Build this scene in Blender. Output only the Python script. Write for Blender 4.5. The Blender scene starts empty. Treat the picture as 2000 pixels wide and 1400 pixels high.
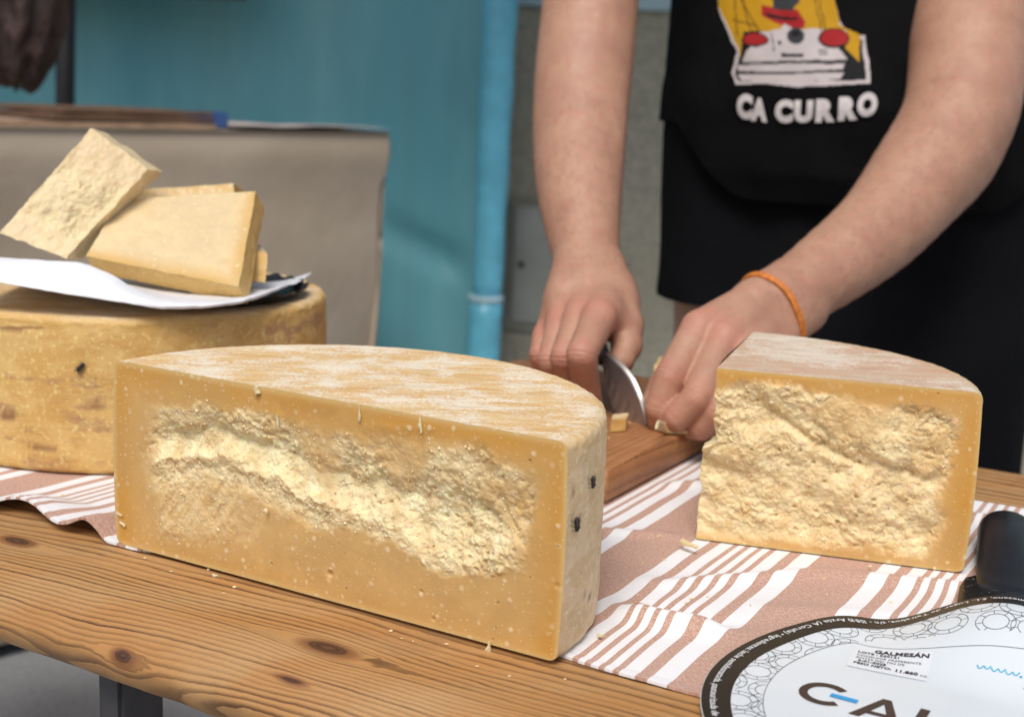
import bpy, bmesh, math, random
import numpy as np
from mathutils import Vector, Matrix

random.seed(7)
rng = np.random.default_rng(7)
scene = bpy.context.scene
COL = scene.collection

# ------------------------------------------------------------------ camera, sky, sun, exposure
CAM_F, CAM_PITCH, CAM_ROLL, CAM_H = 2628.6, 0.1908, 0.0406, 0.3181   # focal length in 2000-px-wide pixels
cam = bpy.data.cameras.new('camera')
cam.sensor_width = 36.0
cam.lens = 36.0 * CAM_F / 2000.0
cam.clip_start, cam.clip_end = 0.01, 400
cam.dof.use_dof = True
cam.dof.focus_distance = 0.86
cam.dof.aperture_fstop = 7.4
cam_ob = bpy.data.objects.new('camera', cam)
COL.objects.link(cam_ob)
cam_ob.matrix_world = (Matrix.Translation((0, 0, CAM_H)) @ Matrix.Rotation(math.pi/2 - CAM_PITCH, 4, 'X')
                       @ Matrix.Rotation(CAM_ROLL, 4, 'Z'))
scene.camera = cam_ob

SUN_EL, SUN_AZ = math.radians(57), math.radians(192)      # azimuth: where the light comes from, clockwise from +Y
world = bpy.data.worlds.new('World'); scene.world = world
world.use_nodes = True
wn = world.node_tree; wn.nodes.clear()
sky = wn.nodes.new('ShaderNodeTexSky'); sky.sky_type = 'NISHITA'; sky.sun_disc = False
sky.sun_elevation = SUN_EL; sky.sun_rotation = SUN_AZ
sky.air_density = 1.0; sky.dust_density = 4.0; sky.ozone_density = 1.0
hs = wn.nodes.new('ShaderNodeHueSaturation'); hs.inputs['Saturation'].default_value = 1.0
bg = wn.nodes.new('ShaderNodeBackground'); bg.inputs['Strength'].default_value = 0.105
wo = wn.nodes.new('ShaderNodeOutputWorld')
wn.links.new(sky.outputs[0], hs.inputs['Color']); wn.links.new(hs.outputs[0], bg.inputs[0]); wn.links.new(bg.outputs[0], wo.inputs[0])
sun = bpy.data.lights.new('sun', 'SUN'); sun.energy = 2.1; sun.angle = math.radians(28); sun.color = (1, 0.975, 0.945)
sun_ob = bpy.data.objects.new('sun', sun); COL.objects.link(sun_ob)
sd = Vector((math.sin(SUN_AZ)*math.cos(SUN_EL), math.cos(SUN_AZ)*math.cos(SUN_EL), math.sin(SUN_EL)))
sun_ob.rotation_euler = sd.to_track_quat('Z', 'Y').to_euler()
sun_ob.location = (0, 0, 5)
vs = scene.view_settings
vs.view_transform = 'Standard'; vs.look = 'None'; vs.gamma = 1.0; vs.use_curve_mapping = False
vs.exposure = 0.08
scene.cycles.use_denoising = True
scene.cycles.max_bounces = 8

# ------------------------------------------------------------------ geometry of the view (photo pixel <-> place)
def ray(x, y):
    u, v = x-1000.0, y-700.0
    cr, sr = math.cos(CAM_ROLL), math.sin(CAM_ROLL)
    u, v = u*cr+v*sr, -u*sr+v*cr
    c, s = math.cos(CAM_PITCH), math.sin(CAM_PITCH)
    xc, yc = u/CAM_F, -v/CAM_F
    return np.array([xc, c+yc*s, -s+yc*c])
def onz(x, y, z=0.0):
    d = ray(x, y); t = (z-CAM_H)/d[2]; return np.array([0, 0, CAM_H])+d*t
def ony(x, y, Y):
    d = ray(x, y); t = Y/d[1]; return np.array([0, 0, CAM_H])+d*t
def onplane(x, y, p0, nrm):
    d = ray(x, y); o = np.array([0, 0, CAM_H]); t = np.dot(p0-o, nrm)/np.dot(d, nrm); return o+d*t
def proj(P):
    P = np.asarray(P, float)
    X, Y, Z = P[..., 0], P[..., 1], P[..., 2]-CAM_H
    c, s = math.cos(CAM_PITCH), math.sin(CAM_PITCH)
    zc = Y*c-Z*s; yc = Y*s+Z*c
    u, v = CAM_F*X/zc, -CAM_F*yc/zc
    cr, sr = math.cos(CAM_ROLL), math.sin(CAM_ROLL)
    return 1000+u*cr-v*sr, 700+u*sr+v*cr

TA = math.radians(-29.5)                       # the table's own axes: u along the front edge, v into the depth
DU = np.array([math.cos(TA), math.sin(TA)]); DV = np.array([-DU[1], DU[0]])
def T(u, v, z=0.0):
    u, v, z = np.broadcast_arrays(np.asarray(u, float), np.asarray(v, float), np.asarray(z, float))
    return np.stack([u*DU[0]+v*DV[0], u*DU[1]+v*DV[1], z], -1)
def toUV(x, y): return x*DU[0]+y*DU[1], x*DV[0]+y*DV[1]
GROUND = -0.73

# ------------------------------------------------------------------ numpy noise
def _h(ix, iy, iz, seed=0):
    n = (ix.astype(np.int64)*374761393 + iy.astype(np.int64)*668265263 + iz.astype(np.int64)*2147483647 + seed*974634777) & 0xFFFFFFFF
    n = ((n ^ (n >> 13))*1274126177) & 0xFFFFFFFF
    n = ((n ^ (n >> 15))*2246822519) & 0xFFFFFFFF
    return ((n ^ (n >> 16)) & 0xFFFFFF)/float(0xFFFFFF)
def vnoise(P, seed=0):
    P = np.asarray(P, float); I = np.floor(P); F = P-I
    F = F*F*F*(F*(F*6-15)+10); I = I.astype(np.int64); r = 0
    for dx in (0, 1):
        for dy in (0, 1):
            for dz in (0, 1):
                w = (F[..., 0] if dx else 1-F[..., 0])*(F[..., 1] if dy else 1-F[..., 1])*(F[..., 2] if dz else 1-F[..., 2])
                r = r+w*_h(I[..., 0]+dx, I[..., 1]+dy, I[..., 2]+dz, seed)
    return r*2-1
def fbm(P, octv=4, seed=0, gain=0.5):
    P = np.asarray(P, float); r = 0; a = 1; s = 0
    for o in range(octv):
        r = r+a*vnoise(P*(2.03**o)+o*13.7, seed+o); s += a; a *= gain
    return r/s
def worley(P, seed=0):
    P = np.asarray(P, float); I = np.floor(P).astype(np.int64)
    best = np.full(P.shape[:-1], 9.0); val = np.zeros(P.shape[:-1])
    for dx in (-1, 0, 1):
        for dy in (-1, 0, 1):
            for dz in (-1, 0, 1):
                cx, cy, cz = I[..., 0]+dx, I[..., 1]+dy, I[..., 2]+dz
                d = (P[..., 0]-cx-_h(cx, cy, cz, seed))**2+(P[..., 1]-cy-_h(cx, cy, cz, seed+1))**2+(P[..., 2]-cz-_h(cx, cy, cz, seed+2))**2
                m = d < best; best = np.where(m, d, best); val = np.where(m, _h(cx, cy, cz, seed+3), val)
    return np.sqrt(best), val
def sst(a, b, x):
    t = np.clip((x-a)/(b-a), 0, 1); return t*t*(3-2*t)
def in_poly(x, y, poly):
    r = np.zeros(np.shape(x), bool); n = len(poly)
    for i in range(n):
        x0, y0 = poly[i]; x1, y1 = poly[(i+1) % n]
        if y0 == y1: continue
        c = ((y0 > y) != (y1 > y)) & (x < (x1-x0)*(y-y0)/(y1-y0)+x0)
        r ^= c
    return r

# ------------------------------------------------------------------ mesh helpers
def mesh_from(name, V, F, smooth=True):
    V = np.asarray(V, np.float32).reshape(-1, 3)
    me = bpy.data.meshes.new(name)
    if isinstance(F, np.ndarray):
        k = F.shape[1]; n = len(F)
        me.vertices.add(len(V)); me.vertices.foreach_set('co', V.ravel())
        me.loops.add(n*k); me.loops.foreach_set('vertex_index', F.astype(np.int32).ravel())
        me.polygons.add(n); me.polygons.foreach_set('loop_start', np.arange(0, n*k, k, dtype=np.int32))
        me.update(calc_edges=True); me.validate()
    else:
        me.from_pydata([tuple(map(float, v)) for v in V], [], F); me.update()
    if smooth: me.polygons.foreach_set('use_smooth', np.ones(len(me.polygons), bool))
    return me
def attr(me, name, vals):
    a = me.attributes.new(name, 'FLOAT', 'POINT'); a.data.foreach_set('value', np.asarray(vals, np.float32).ravel())
def attrc(me, name, vals):
    a = me.attributes.new(name, 'FLOAT_COLOR', 'POINT')
    c = np.ones((len(me.vertices), 4), np.float32); c[:, :3] = np.asarray(vals).reshape(-1, 3); a.data.foreach_set('color', c.ravel())
def grid_faces(n, m, wrap=False, flip=False):
    i = np.arange(n-1)[:, None]; j = np.arange(m if wrap else m-1)[None]
    a = i*m+j; b = i*m+(j+1) % m; c = (i+1)*m+(j+1) % m; d = (i+1)*m+j
    q = np.stack([a, b, c, d], -1).reshape(-1, 4)
    return q[:, ::-1] if flip else q
class Geo:
    """collects vertices, faces and per-vertex values into ONE mesh"""
    def __init__(s): s.V = []; s.F = []; s.n = 0; s.A = {}
    def add(s, V, F, **at):
        V = np.asarray(V, float).reshape(-1, 3)
        for k in set(list(s.A)+list(at)):
            if k not in s.A: s.A[k] = [np.zeros(s.n)] if s.n else []
            s.A[k].append(np.broadcast_to(np.asarray(at.get(k, 0.0), float).ravel(), (len(V),)))
        s.V.append(V); s.F += [tuple(int(i)+s.n for i in f) for f in F]; s.n += len(V); return s
    def grid(s, P, wrap=False, flip=False, **at):
        n, m = P.shape[:2]; return s.add(P.reshape(-1, 3), grid_faces(n, m, wrap, flip), **at)
    def box(s, lo, hi, M=None):
        lo = np.array(lo, float); hi = np.array(hi, float)
        V = np.array([[(lo, hi)[(i >> k) & 1][k] for k in range(3)] for i in range(8)])
        if M is not None: V = M(V)
        return s.add(V, [(0, 2, 3, 1), (4, 5, 7, 6), (0, 1, 5, 4), (2, 6, 7, 3), (0, 4, 6, 2), (1, 3, 7, 5)])
    def tube(s, pts, rad, n=12, cap=True):
        pts = np.asarray(pts, float); rad = np.broadcast_to(np.asarray(rad, float), (len(pts),))
        t = np.gradient(pts, axis=0); t /= np.linalg.norm(t, axis=1)[:, None]+1e-12
        up = np.array([0, 0, 1.0]) if abs(t[0][2]) < .9 else np.array([1.0, 0, 0]); R = []
        x = np.cross(up, t[0]); x /= np.linalg.norm(x)
        for i in range(len(pts)):
            x = x-t[i]*np.dot(x, t[i]); x /= np.linalg.norm(x); y = np.cross(t[i], x)
            a = np.linspace(0, 2*np.pi, n, endpoint=False)
            R.append(pts[i]+rad[i]*(np.cos(a)[:, None]*x+np.sin(a)[:, None]*y))
        P = np.array(R); b = s.n
        s.grid(P, wrap=True)
        if cap:
            s.F.append(tuple(b+i for i in range(n))[::-1]); s.F.append(tuple(b+(len(pts)-1)*n+i for i in range(n)))
        return s
    def ball(s, c, r, n=12, m=8, M=None):
        th = np.linspace(0.001, np.pi-0.001, m)[:, None]; ph = np.linspace(0, 2*np.pi, n, endpoint=False)[None]
        P = np.stack([np.sin(th)*np.cos(ph), np.sin(th)*np.sin(ph), np.cos(th)+0*ph], -1)*np.asarray(r)
        if M is not None: P = P@np.array(M).T
        return s.grid(P+np.asarray(c), wrap=True, flip=True)
    def mesh(s, name, smooth=True):
        me = mesh_from(name, np.concatenate(s.V), s.F, smooth)
        for k, v in s.A.items(): attr(me, k, np.concatenate(v))
        return me

def link(name, me, mat=None, parent=None):
    o = bpy.data.objects.new(name, me); COL.objects.link(o)
    if mat: me.materials.append(mat)
    if parent: o.parent = parent; o.matrix_parent_inverse = parent.matrix_world.inverted()
    return o
def tag(o, label=None, cat=None, group=None, kind=None):
    if label: o['label'] = label
    if cat: o['category'] = cat
    if group: o['group'] = group
    if kind: o['kind'] = kind
    return o
def thing(name, loc, label, cat, group=None):
    o = bpy.data.objects.new(name, None); COL.objects.link(o); o.location = tuple(map(float, loc)); o.empty_display_size = .02
    bpy.context.view_layer.update()
    return tag(o, label, cat, group)
def recalc(me):
    bm = bmesh.new(); bm.from_mesh(me); bmesh.ops.recalc_face_normals(bm, faces=bm.faces[:]); bm.to_mesh(me); bm.free(); me.update(); return me
def bevel_box(lo, hi, w=.003, M=None, seg=2):
    bm = bmesh.new(); lo = np.array(lo); hi = np.array(hi)
    bmesh.ops.create_cube(bm, size=1)
    for v in bm.verts: v.co = Vector([(lo[k]+hi[k])/2+v.co[k]*(hi[k]-lo[k]) for k in range(3)])
    bmesh.ops.bevel(bm, geom=bm.edges[:], offset=w, segments=seg, affect='EDGES')
    if M:
        for v in bm.verts: v.co = Vector(M(np.array(v.co)[None])[0])
    bmesh.ops.recalc_face_normals(bm, faces=bm.faces[:])
    me = bpy.data.meshes.new('box'); bm.to_mesh(me); bm.free(); return me
def M_T(P):                                     # (u, v, z) -> place
    return T(P[:, 0], P[:, 1], P[:, 2])

# ------------------------------------------------------------------ node helper
class NT:
    def __init__(s, name):
        s.m = bpy.data.materials.new(name); s.m.use_nodes = True; s.t = s.m.node_tree
        s.b = s.t.nodes['Principled BSDF']; s._co = None
    def n(s, t, **k):
        x = s.t.nodes.new(t)
        for a, v in k.items(): setattr(x, a, v)
        return x
    def set(s, sock, v):
        if isinstance(v, bpy.types.NodeSocket): s.t.links.new(v, sock)
        elif isinstance(v, (tuple, list)) and len(v) == 3 and sock.type == 'RGBA': sock.default_value = (*v, 1)
        else: sock.default_value = v
    def obj(s):
        if s._co is None: s._co = s.n('ShaderNodeTexCoord').outputs['Object']
        return s._co
    def attr(s, name): return s.n('ShaderNodeAttribute', attribute_name=name).outputs['Fac']
    def attrc(s, name): return s.n('ShaderNodeAttribute', attribute_name=name).outputs['Color']
    def map(s, v, scale=(1, 1, 1), rot=(0, 0, 0), loc=(0, 0, 0)):
        x = s.n('ShaderNodeMapping'); s.set(x.inputs[0], v); x.inputs['Scale'].default_value = scale; x.inputs['Rotation'].default_value = rot; x.inputs['Location'].default_value = loc
        return x.outputs[0]
    def noise(s, v, scale, detail=4, rough=.5, dist=0, out=0):
        x = s.n('ShaderNodeTexNoise'); s.set(x.inputs['Vector'], v); x.inputs['Scale'].default_value = scale; x.inputs['Detail'].default_value = detail
        x.inputs['Roughness'].default_value = rough; x.inputs['Distortion'].default_value = dist; return x.outputs[out]
    def vor(s, v, scale, feature='F1', out='Distance', rnd=1):
        x = s.n('ShaderNodeTexVoronoi', feature=feature); s.set(x.inputs['Vector'], v); x.inputs['Scale'].default_value = scale
        x.inputs['Randomness'].default_value = rnd; return x.outputs[out]
    def math(s, op, a, b=0.0, c=None, clamp=False):
        x = s.n('ShaderNodeMath', operation=op, use_clamp=clamp); s.set(x.inputs[0], a); s.set(x.inputs[1], b)
        if c is not None: s.set(x.inputs[2], c)
        return x.outputs[0]
    def mr(s, v, a, b, c=0.0, d=1.0, smooth=True):
        x = s.n('ShaderNodeMapRange', interpolation_type='SMOOTHSTEP' if smooth else 'LINEAR')
        s.set(x.inputs[0], v); x.inputs[1].default_value = a; x.inputs[2].default_value = b; x.inputs[3].default_value = c; x.inputs[4].default_value = d
        return x.outputs[0]
    def mix(s, f, a, b, blend='MIX'):
        x = s.n('ShaderNodeMix', data_type='RGBA', blend_type=blend)
        s.set(x.inputs[0], f); s.set(x.inputs[6], a); s.set(x.inputs[7], b); return x.outputs[2]
    def ramp(s, f, stops, interp='LINEAR'):
        x = s.n('ShaderNodeValToRGB'); s.set(x.inputs[0], f); r = x.color_ramp; r.interpolation = interp
        while len(r.elements) < len(stops): r.elements.new(.5)
        for e, (p, c) in zip(r.elements, stops): e.position = p; e.color = (*c, 1) if len(c) == 3 else c
        return x.outputs[0]
    def bump(s, h, dist=.001, strength=1.0, normal=None):
        x = s.n('ShaderNodeBump'); s.set(x.inputs['Height'], h); x.inputs['Distance'].default_value = dist; x.inputs['Strength'].default_value = strength
        if normal is not None: s.set(x.inputs['Normal'], normal)
        s.t.links.new(x.outputs[0], s.b.inputs['Normal']); return x.outputs[0]
    def done(s, color=None, rough=None, spec=None, metal=None, sss=None, radius=(1, .5, .25), sscale=.004, **k):
        if color is not None: s.set(s.b.inputs['Base Color'], color)
        if rough is not None: s.set(s.b.inputs['Roughness'], rough)
        if spec is not None: s.set(s.b.inputs['Specular IOR Level'], spec)
        if metal is not None: s.set(s.b.inputs['Metallic'], metal)
        if sss: s.b.inputs['Subsurface Weight'].default_value = sss; s.b.inputs['Subsurface Radius'].default_value = radius; s.b.inputs['Subsurface Scale'].default_value = sscale
        for a, v in k.items(): s.set(s.b.inputs[a], v)
        return s.m
def plain(name, color, rough=.6, var=.15, scale=40, bump=0.0, bscale=200, **k):
    m = NT(name); o = m.obj()
    nz = m.noise(o, scale, 5, .6)
    c = m.mix(m.mr(nz, .3, .7), tuple(x*(1-var) for x in color), tuple(min(1, x*(1+var)) for x in color))
    if bump: m.bump(m.noise(o, bscale, 4, .6), bump, 1.0)
    return m.done(c, rough, **k)

# ------------------------------------------------------------------ materials
def mat_paste(name, base=(.665, .425, .165), pale=(.94, .82, .51), rim=(.63, .325, .055)):
    m = NT(name); o = m.obj(); rough, edge = m.attr('rough'), m.attr('edge')
    mott = m.noise(o, 60, 5, .6)
    c = m.mix(m.mr(mott, .3, .7), tuple(x*.93 for x in base), tuple(x*1.05 for x in base))
    c = m.mix(m.math('MULTIPLY', edge, .95), c, rim)
    c = m.mix(m.mr(m.noise(o, 16, 3), .35, .68, 0, .45), c, tuple(x*.86 for x in base))
    c = m.mix(m.attr('lip'), c, (.74, .52, .22))
    r2 = m.math('MULTIPLY', rough, m.mr(m.noise(o, 70, 5, .62), .28, .66, .30, 1.0))
    c = m.mix(r2, c, pale)
    # tyrosine crystals: soft white specks of two sizes
    warp = m.n('ShaderNodeVectorMath', operation='ADD'); wv = m.n('ShaderNodeVectorMath', operation='SCALE')
    m.set(wv.inputs[0], m.noise(o, 300, 2, .5, 0, 1)); wv.inputs['Scale'].default_value = .0022
    m.set(warp.inputs[0], o); m.set(warp.inputs[1], wv.outputs[0]); ow = warp.outputs[0]
    clus = m.mr(m.noise(o, 38, 2), .36, .60, .3, 1)
    s1 = m.mr(m.vor(ow, 140), .10, .34, 1, 0)
    k1 = m.mr(m.vor(ow, 140, out='Color'), .22, .5)
    s2 = m.mr(m.vor(ow, 420), .16, .34, 1, 0)
    k2 = m.mr(m.vor(ow, 420, out='Color'), .60, .66)
    sp = m.math('MULTIPLY', m.math('MAXIMUM', m.math('MULTIPLY', s1, k1), m.math('MULTIPLY', m.math('MULTIPLY', s2, k2), .8)), clus)
    c = m.mix(m.math('MULTIPLY', sp, .7), c, (.84, .70, .46))
    # tiny dark eyes
    d1 = m.math('MULTIPLY', m.mr(m.vor(ow, 95), .05, .10, 1, 0), m.mr(m.vor(ow, 95, out='Color'), .62, .66))
    c = m.mix(m.math('MULTIPLY', d1, .55), c, (.30, .15, .04))
    hb = m.math('ADD', m.math('MULTIPLY', m.noise(o, 900, 3, .6), .4), m.math('MULTIPLY', sp, .5))
    hb = m.math('ADD', hb, m.math('MULTIPLY', m.math('MULTIPLY', m.noise(o, 330, 6, .68), rough), 3.2))
    hb = m.math('SUBTRACT', hb, m.math('MULTIPLY', d1, 1.5))
    m.bump(hb, .0005, .8)
    return m.done(c, m.mr(rough, 0, 1, .42, .55), .4, sss=.75, radius=(1, .62, .28), sscale=.0042)

def mat_rind(name, top_a, top_b, top_c, side_a, side_b, side_c, streak=(60, 7), rot=0.0, patch=14, spotc=(.10, .06, .035)):
    m = NT(name); o = m.obj(); side, spot = m.attr('side'), m.attr('spot')
    st = m.map(o, (streak[1], streak[0], 30), (0, 0, rot))
    n1 = m.noise(st, 1.6, 6, .62, .4); n2 = m.noise(o, patch, 6, .65, .3); n3 = m.noise(st, 4, 4, .7)
    t = m.mix(m.mr(n1, .36, .62), top_a, top_b)
    fine = m.noise(o, 420, 5, .7)
    wsum = m.math('ADD', m.math('ADD', m.math('MULTIPLY', n2, .55), m.math('MULTIPLY', n3, .32)), m.math('MULTIPLY', fine, .38))
    t = m.mix(m.math('MULTIPLY', m.mr(wsum, .60, .665), .85), t, top_c)
    t = m.mix(m.math('MULTIPLY', m.mr(fine, .48, .66, 0, .85), m.mr(n2, .38, .58, .15, 1)), t, top_c)
    t = m.mix(m.math('MULTIPLY', m.mr(m.noise(st, 2.2, 5, .65), .54, .68), .55), t, tuple(x*.72 for x in top_a))
    p = m.noise(m.map(o, (1, 1, 1.8)), patch*1.5, 6, .66, .4); q = m.noise(o, 230, 5, .7); h = m.noise(m.map(o, (1, 1, 2.6)), 22, 4, .6)
    s = m.mix(m.mr(p, .42, .58), side_a, side_b)
    s = m.mix(m.math('MULTIPLY', m.mr(h, .54, .66), .8), s, side_c)
    s = m.mix(m.mr(q, .52, .66, 0, .6), s, tuple(min(.85, x*1.5+.05) for x in side_a))
    pit = m.mr(m.vor(o, 130), .06, .14, 1, 0); pk = m.mr(m.vor(o, 130, out='Color'), .66, .7)
    s = m.mix(m.math('MULTIPLY', m.math('MULTIPLY', pit, pk), .5), s, (.16, .08, .03))
    c = m.mix(side, t, s)
    c = m.mix(m.attr('rimc'), c, tuple(.5*a+.5*b for a, b in zip(side_a, (.66, .42, .12))))
    c = m.mix(m.math('MULTIPLY', spot, .8), c, spotc)
    m.bump(m.math('ADD', m.math('ADD', m.math('MULTIPLY', fine, .5), m.math('MULTIPLY', n3, .9)), m.math('MULTIPLY', q, .4)), .0007, .8)
    return m.done(c, .55, .35, sss=.12, radius=(1, .55, .25), sscale=.003)

def mat_wood(name, light=(.50, .288, .120), dark=(.095, .042, .017), orange=(.47, .228, .074), freq=1.0, attr_ring=True):
    m = NT(name); o = m.obj(); ring = m.attr('ring'); knot = m.attr('knot')
    st = m.map(o, (5, 60, 60), (0, 0, -TA))
    wob = m.noise(st, 3, 3, .6)
    r = m.math('MULTIPLY', ring, freq)
    r = m.math('ADD', r, m.math('MULTIPLY', m.math('SUBTRACT', wob, .5), .35))
    lowf = m.noise(m.map(o, (2, 8, 8), (0, 0, -TA)), 3, 3, .6)
    f = m.math('FRACT', r)
    line = m.math('MULTIPLY', m.math('POWER', m.mr(f, .15, .90), 2.2), m.mr(f, .92, 1.0, 1, 0))
    amt = m.mr(m.noise(m.map(o, (3, 14, 14), (0, 0, -TA)), 2, 3, .6), .3, .7, .5, 1.0)
    wn_ = m.n('ShaderNodeTexWhiteNoise', noise_dimensions='1D'); m.set(wn_.inputs['W'], m.math('FLOOR', r))
    amt = m.math('MULTIPLY', amt, m.mr(wn_.outputs['Value'], .1, .8, .35, 1.0))
    fib = m.noise(m.map(o, (10, 900, 900), (0, 0, -TA)), 1, 4, .7)
    c = m.mix(m.mr(lowf, .32, .68), light, orange)
    c = m.mix(m.mr(fib, .35, .7, 0, .35), c, tuple(x*.72 for x in light))
    c = m.mix(m.math('MULTIPLY', line, m.math('MULTIPLY', amt, 1.0)), c, dark)
    blot = m.noise(o, 9, 5, .65)
    c = m.mix(m.mr(blot, .56, .74, 0, .4), c, (.24, .135, .075))
    kr = m.math('FRACT', m.math('MULTIPLY', knot, 7.0))
    c = m.mix(m.mr(knot, .18, .62, 0, .75), c, (.17, .06, .022))
    c = m.mix(m.mr(knot, .60, .80), c, m.mix(m.mr(kr, .4, .9), (.055, .024, .014), (.12, .05, .022)))
    hgt = m.math('SUBTRACT', m.math('MULTIPLY', fib, .25), m.math('MULTIPLY', line, .5))
    m.bump(hgt, .0010, .9)
    return m.done(c, m.mr(fib, .3, .7, .42, .58), .38)

def mat_cloth():
    m = NT('striped_cloth'); cu, cv = m.attr('cu'), m.attr('cv')
    per = .133
    x = m.math('FRACT', m.math('DIVIDE', m.math('ADD', cu, .264+per*10), per))
    W = (.86, .86, .86); B = (.41, .222, .142)
    seq = [(42, 0), (12, 1), (8, 0), (10, 1)]+[(4, 0), (5, 1)]*3+[(4, 0), (10, 1), (8, 0), (12, 1)]
    stops = []; p = 0
    for w, k in seq: stops.append((p/133.0, W if k else B)); p += w
    st = m.ramp(x, stops, 'CONSTANT')
    sep = m.n('ShaderNodeSeparateColor'); m.set(sep.inputs[0], st); isw = m.mr(sep.outputs[0], .5, .7)
    wv = m.n('ShaderNodeCombineXYZ'); m.set(wv.inputs[0], m.math('MULTIPLY', cu, 1)); m.set(wv.inputs[1], cv)
    wvv = wv.outputs[0]
    a = m.math('SINE', m.math('MULTIPLY', cu, 2*math.pi/.00085)); b = m.math('SINE', m.math('MULTIPLY', cv, 2*math.pi/.00085))
    weave = m.math('MULTIPLY', a, b)
    n = m.noise(m.map(wvv, (1, .35, 1)), 1500, 3, .7); n2 = m.noise(m.map(wvv, (.3, 1, 1)), 1100, 3, .7)
    thr = m.math('ADD', m.math('ADD', m.math('MULTIPLY', n, .5), m.math('MULTIPLY', n2, .5)), m.math('MULTIPLY', weave, .10))
    br = m.mix(m.mr(thr, .42, .62, 0, .85), B, (.74, .54, .47))
    c = m.mix(isw, br, m.mix(m.mr(thr, .3, .7), (.78, .78, .79), (.88, .88, .88)))
    m.bump(thr, .0005, .5)
    return m.done(c, .85, .15, **{'Sheen Weight': .15})

def mat_skin():
    m = NT('skin'); o = m.obj(); red = m.attr('red'); deep = m.attr('crease')
    n1 = m.noise(o, 22, 5, .6); n2 = m.noise(o, 110, 4, .65)
    c = m.mix(m.mr(n1, .3, .7), (.475, .272, .178), (.40, .212, .138))
    c = m.mix(m.mr(n2, .45, .72, 0, .6), c, (.46, .195, .135))
    c = m.mix(m.math('MULTIPLY', red, .75), c, (.60, .225, .165))
    c = m.mix(m.math('MULTIPLY', deep, .95), c, (.30, .11, .075))
    fr = m.math('MULTIPLY', m.mr(m.vor(o, 38), .03, .06, 1, 0), m.mr(m.vor(o, 38, out='Color'), .6, .64))
    c = m.mix(m.math('MULTIPLY', fr, .22), c, (.27, .11, .07))
    hb = m.math('ADD', m.math('MULTIPLY', m.noise(m.map(o, (1, 1, .5)), 500, 4, .7), .7), m.math('MULTIPLY', n2, 1.2))
    m.bump(m.math('SUBTRACT', hb, m.math('MULTIPLY', deep, 4.0)), .0008, .8)
    return m.done(c, m.mr(n2, .3, .7, .40, .52), .42, sss=.15, radius=(1, .35, .2), sscale=.005)

def mat_fabric(name, col, dist=.0006, wr=.06, rough=.9):
    m = NT(name); o = m.obj()
    n = m.noise(o, 900, 3, .7); l = m.noise(o, 9, 4, .6)
    c = m.mix(m.mr(n, .3, .7), tuple(x*.8 for x in col), tuple(x*1.25 for x in col))
    c = m.mix(m.mr(l, .3, .7, 0, .3), c, tuple(x*1.5+.004 for x in col))
    m.bump(m.math('ADD', m.math('MULTIPLY', n, .3), m.math('MULTIPLY', l, 6)), dist, .6)
    return m.done(c, rough, .06)

PASTE_A = mat_paste('cheese_paste')
PASTE_B = mat_paste('cheese_paste_pale', base=(.68, .455, .19), pale=(.90, .74, .44))
PASTE_C = mat_paste('cheese_paste_light', base=(.76, .60, .35), pale=(.82, .69, .42), rim=(.66, .42, .14))
RIND_FRONT = mat_rind('rind_front', (.72, .420, .155), (.80, .575, .285), (.89, .80, .64), (.78, .60, .38), (.69, .50, .27), (.62, .43, .23), rot=.15, streak=(105, 9), patch=22, spotc=(.20, .13, .08))
RIND_RIGHT = mat_rind('rind_right', (.62, .47, .32), (.60, .37, .24), (.76, .68, .55), (.62, .46, .22), (.55, .36, .14), (.42, .24, .11), rot=.5, streak=(40, 9))
RIND_LEFT = mat_rind('rind_left', (.62, .37, .14), (.70, .48, .24), (.76, .63, .46), (.70, .46, .17), (.62, .37, .115), (.44, .24, .12), rot=.1, patch=16, spotc=(.26, .12, .055))
SKIN = mat_skin()
WHITE_PAPER = plain('white_paper', (.80, .81, .83), .5, .03, 20)
BLACK_PLASTIC = plain('black_plastic', (.012, .013, .016), .32, .2, 60, .0001, 900)
STEEL = NT('steel'); STEEL.bump(STEEL.noise(STEEL.map(STEEL.obj(), (900, 40, 40)), 1, 3), .0001, .3); STEEL = STEEL.done((.42, .40, .385), .38, metal=.85)

PASTE_GRAIN = plain('cheese_grain', (.84, .68, .38), .6, .1, 400)

# ------------------------------------------------------------------ the setting
g = Geo(); g.grid(np.stack(np.meshgrid(np.linspace(-60, 60, 3), np.linspace(-60, 90, 3), [GROUND], indexing='ij'), -1)[:, :, 0])
m = NT('asphalt'); o = m.obj(); c = m.mix(m.mr(m.noise(o, 160, 5, .7), .3, .7), (.27, .275, .28), (.43, .435, .44))
c = m.mix(m.mr(m.noise(o, 3.5, 4), .3, .7, 0, .5), c, (.30, .295, .29)); m.bump(m.noise(o, 260, 4, .7), .003, .8)
tag(link('ground', g.mesh('ground'), m.done(c, .9, .2)), kind='structure')

# plastered wall of the house behind
m = NT('rough_plaster'); o = m.obj(); n1 = m.noise(o, 55, 6, .7); n2 = m.noise(o, 2.5, 4)
c = m.mix(m.mr(n1, .3, .7), (.36, .34, .26), (.54, .515, .41)); c = m.mix(m.mr(n2, .35, .65, 0, .35), c, (.32, .285, .21)); m.bump(n1, .01, .9)
PLASTER = m.done(c, .92, .15)
WY = 3.75
wall = thing('house_wall', (0.4, WY, GROUND), 'rough grey-brown plastered house wall behind the vendor', 'wall')
zt = ony(1040, 13, WY)[2]
g = Geo().box((-6, WY, GROUND), (6, WY+.3, zt)); link('plaster_field', g.mesh('plaster', False), PLASTER, wall)
g = Geo().box((-6, WY-.03, zt+.001), (6, WY+.3, zt+2.6)); link('upper_band', g.mesh('band', False), plain('pale_blue_paint', (.42, .58, .64), .7, .06, 8), wall)
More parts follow.
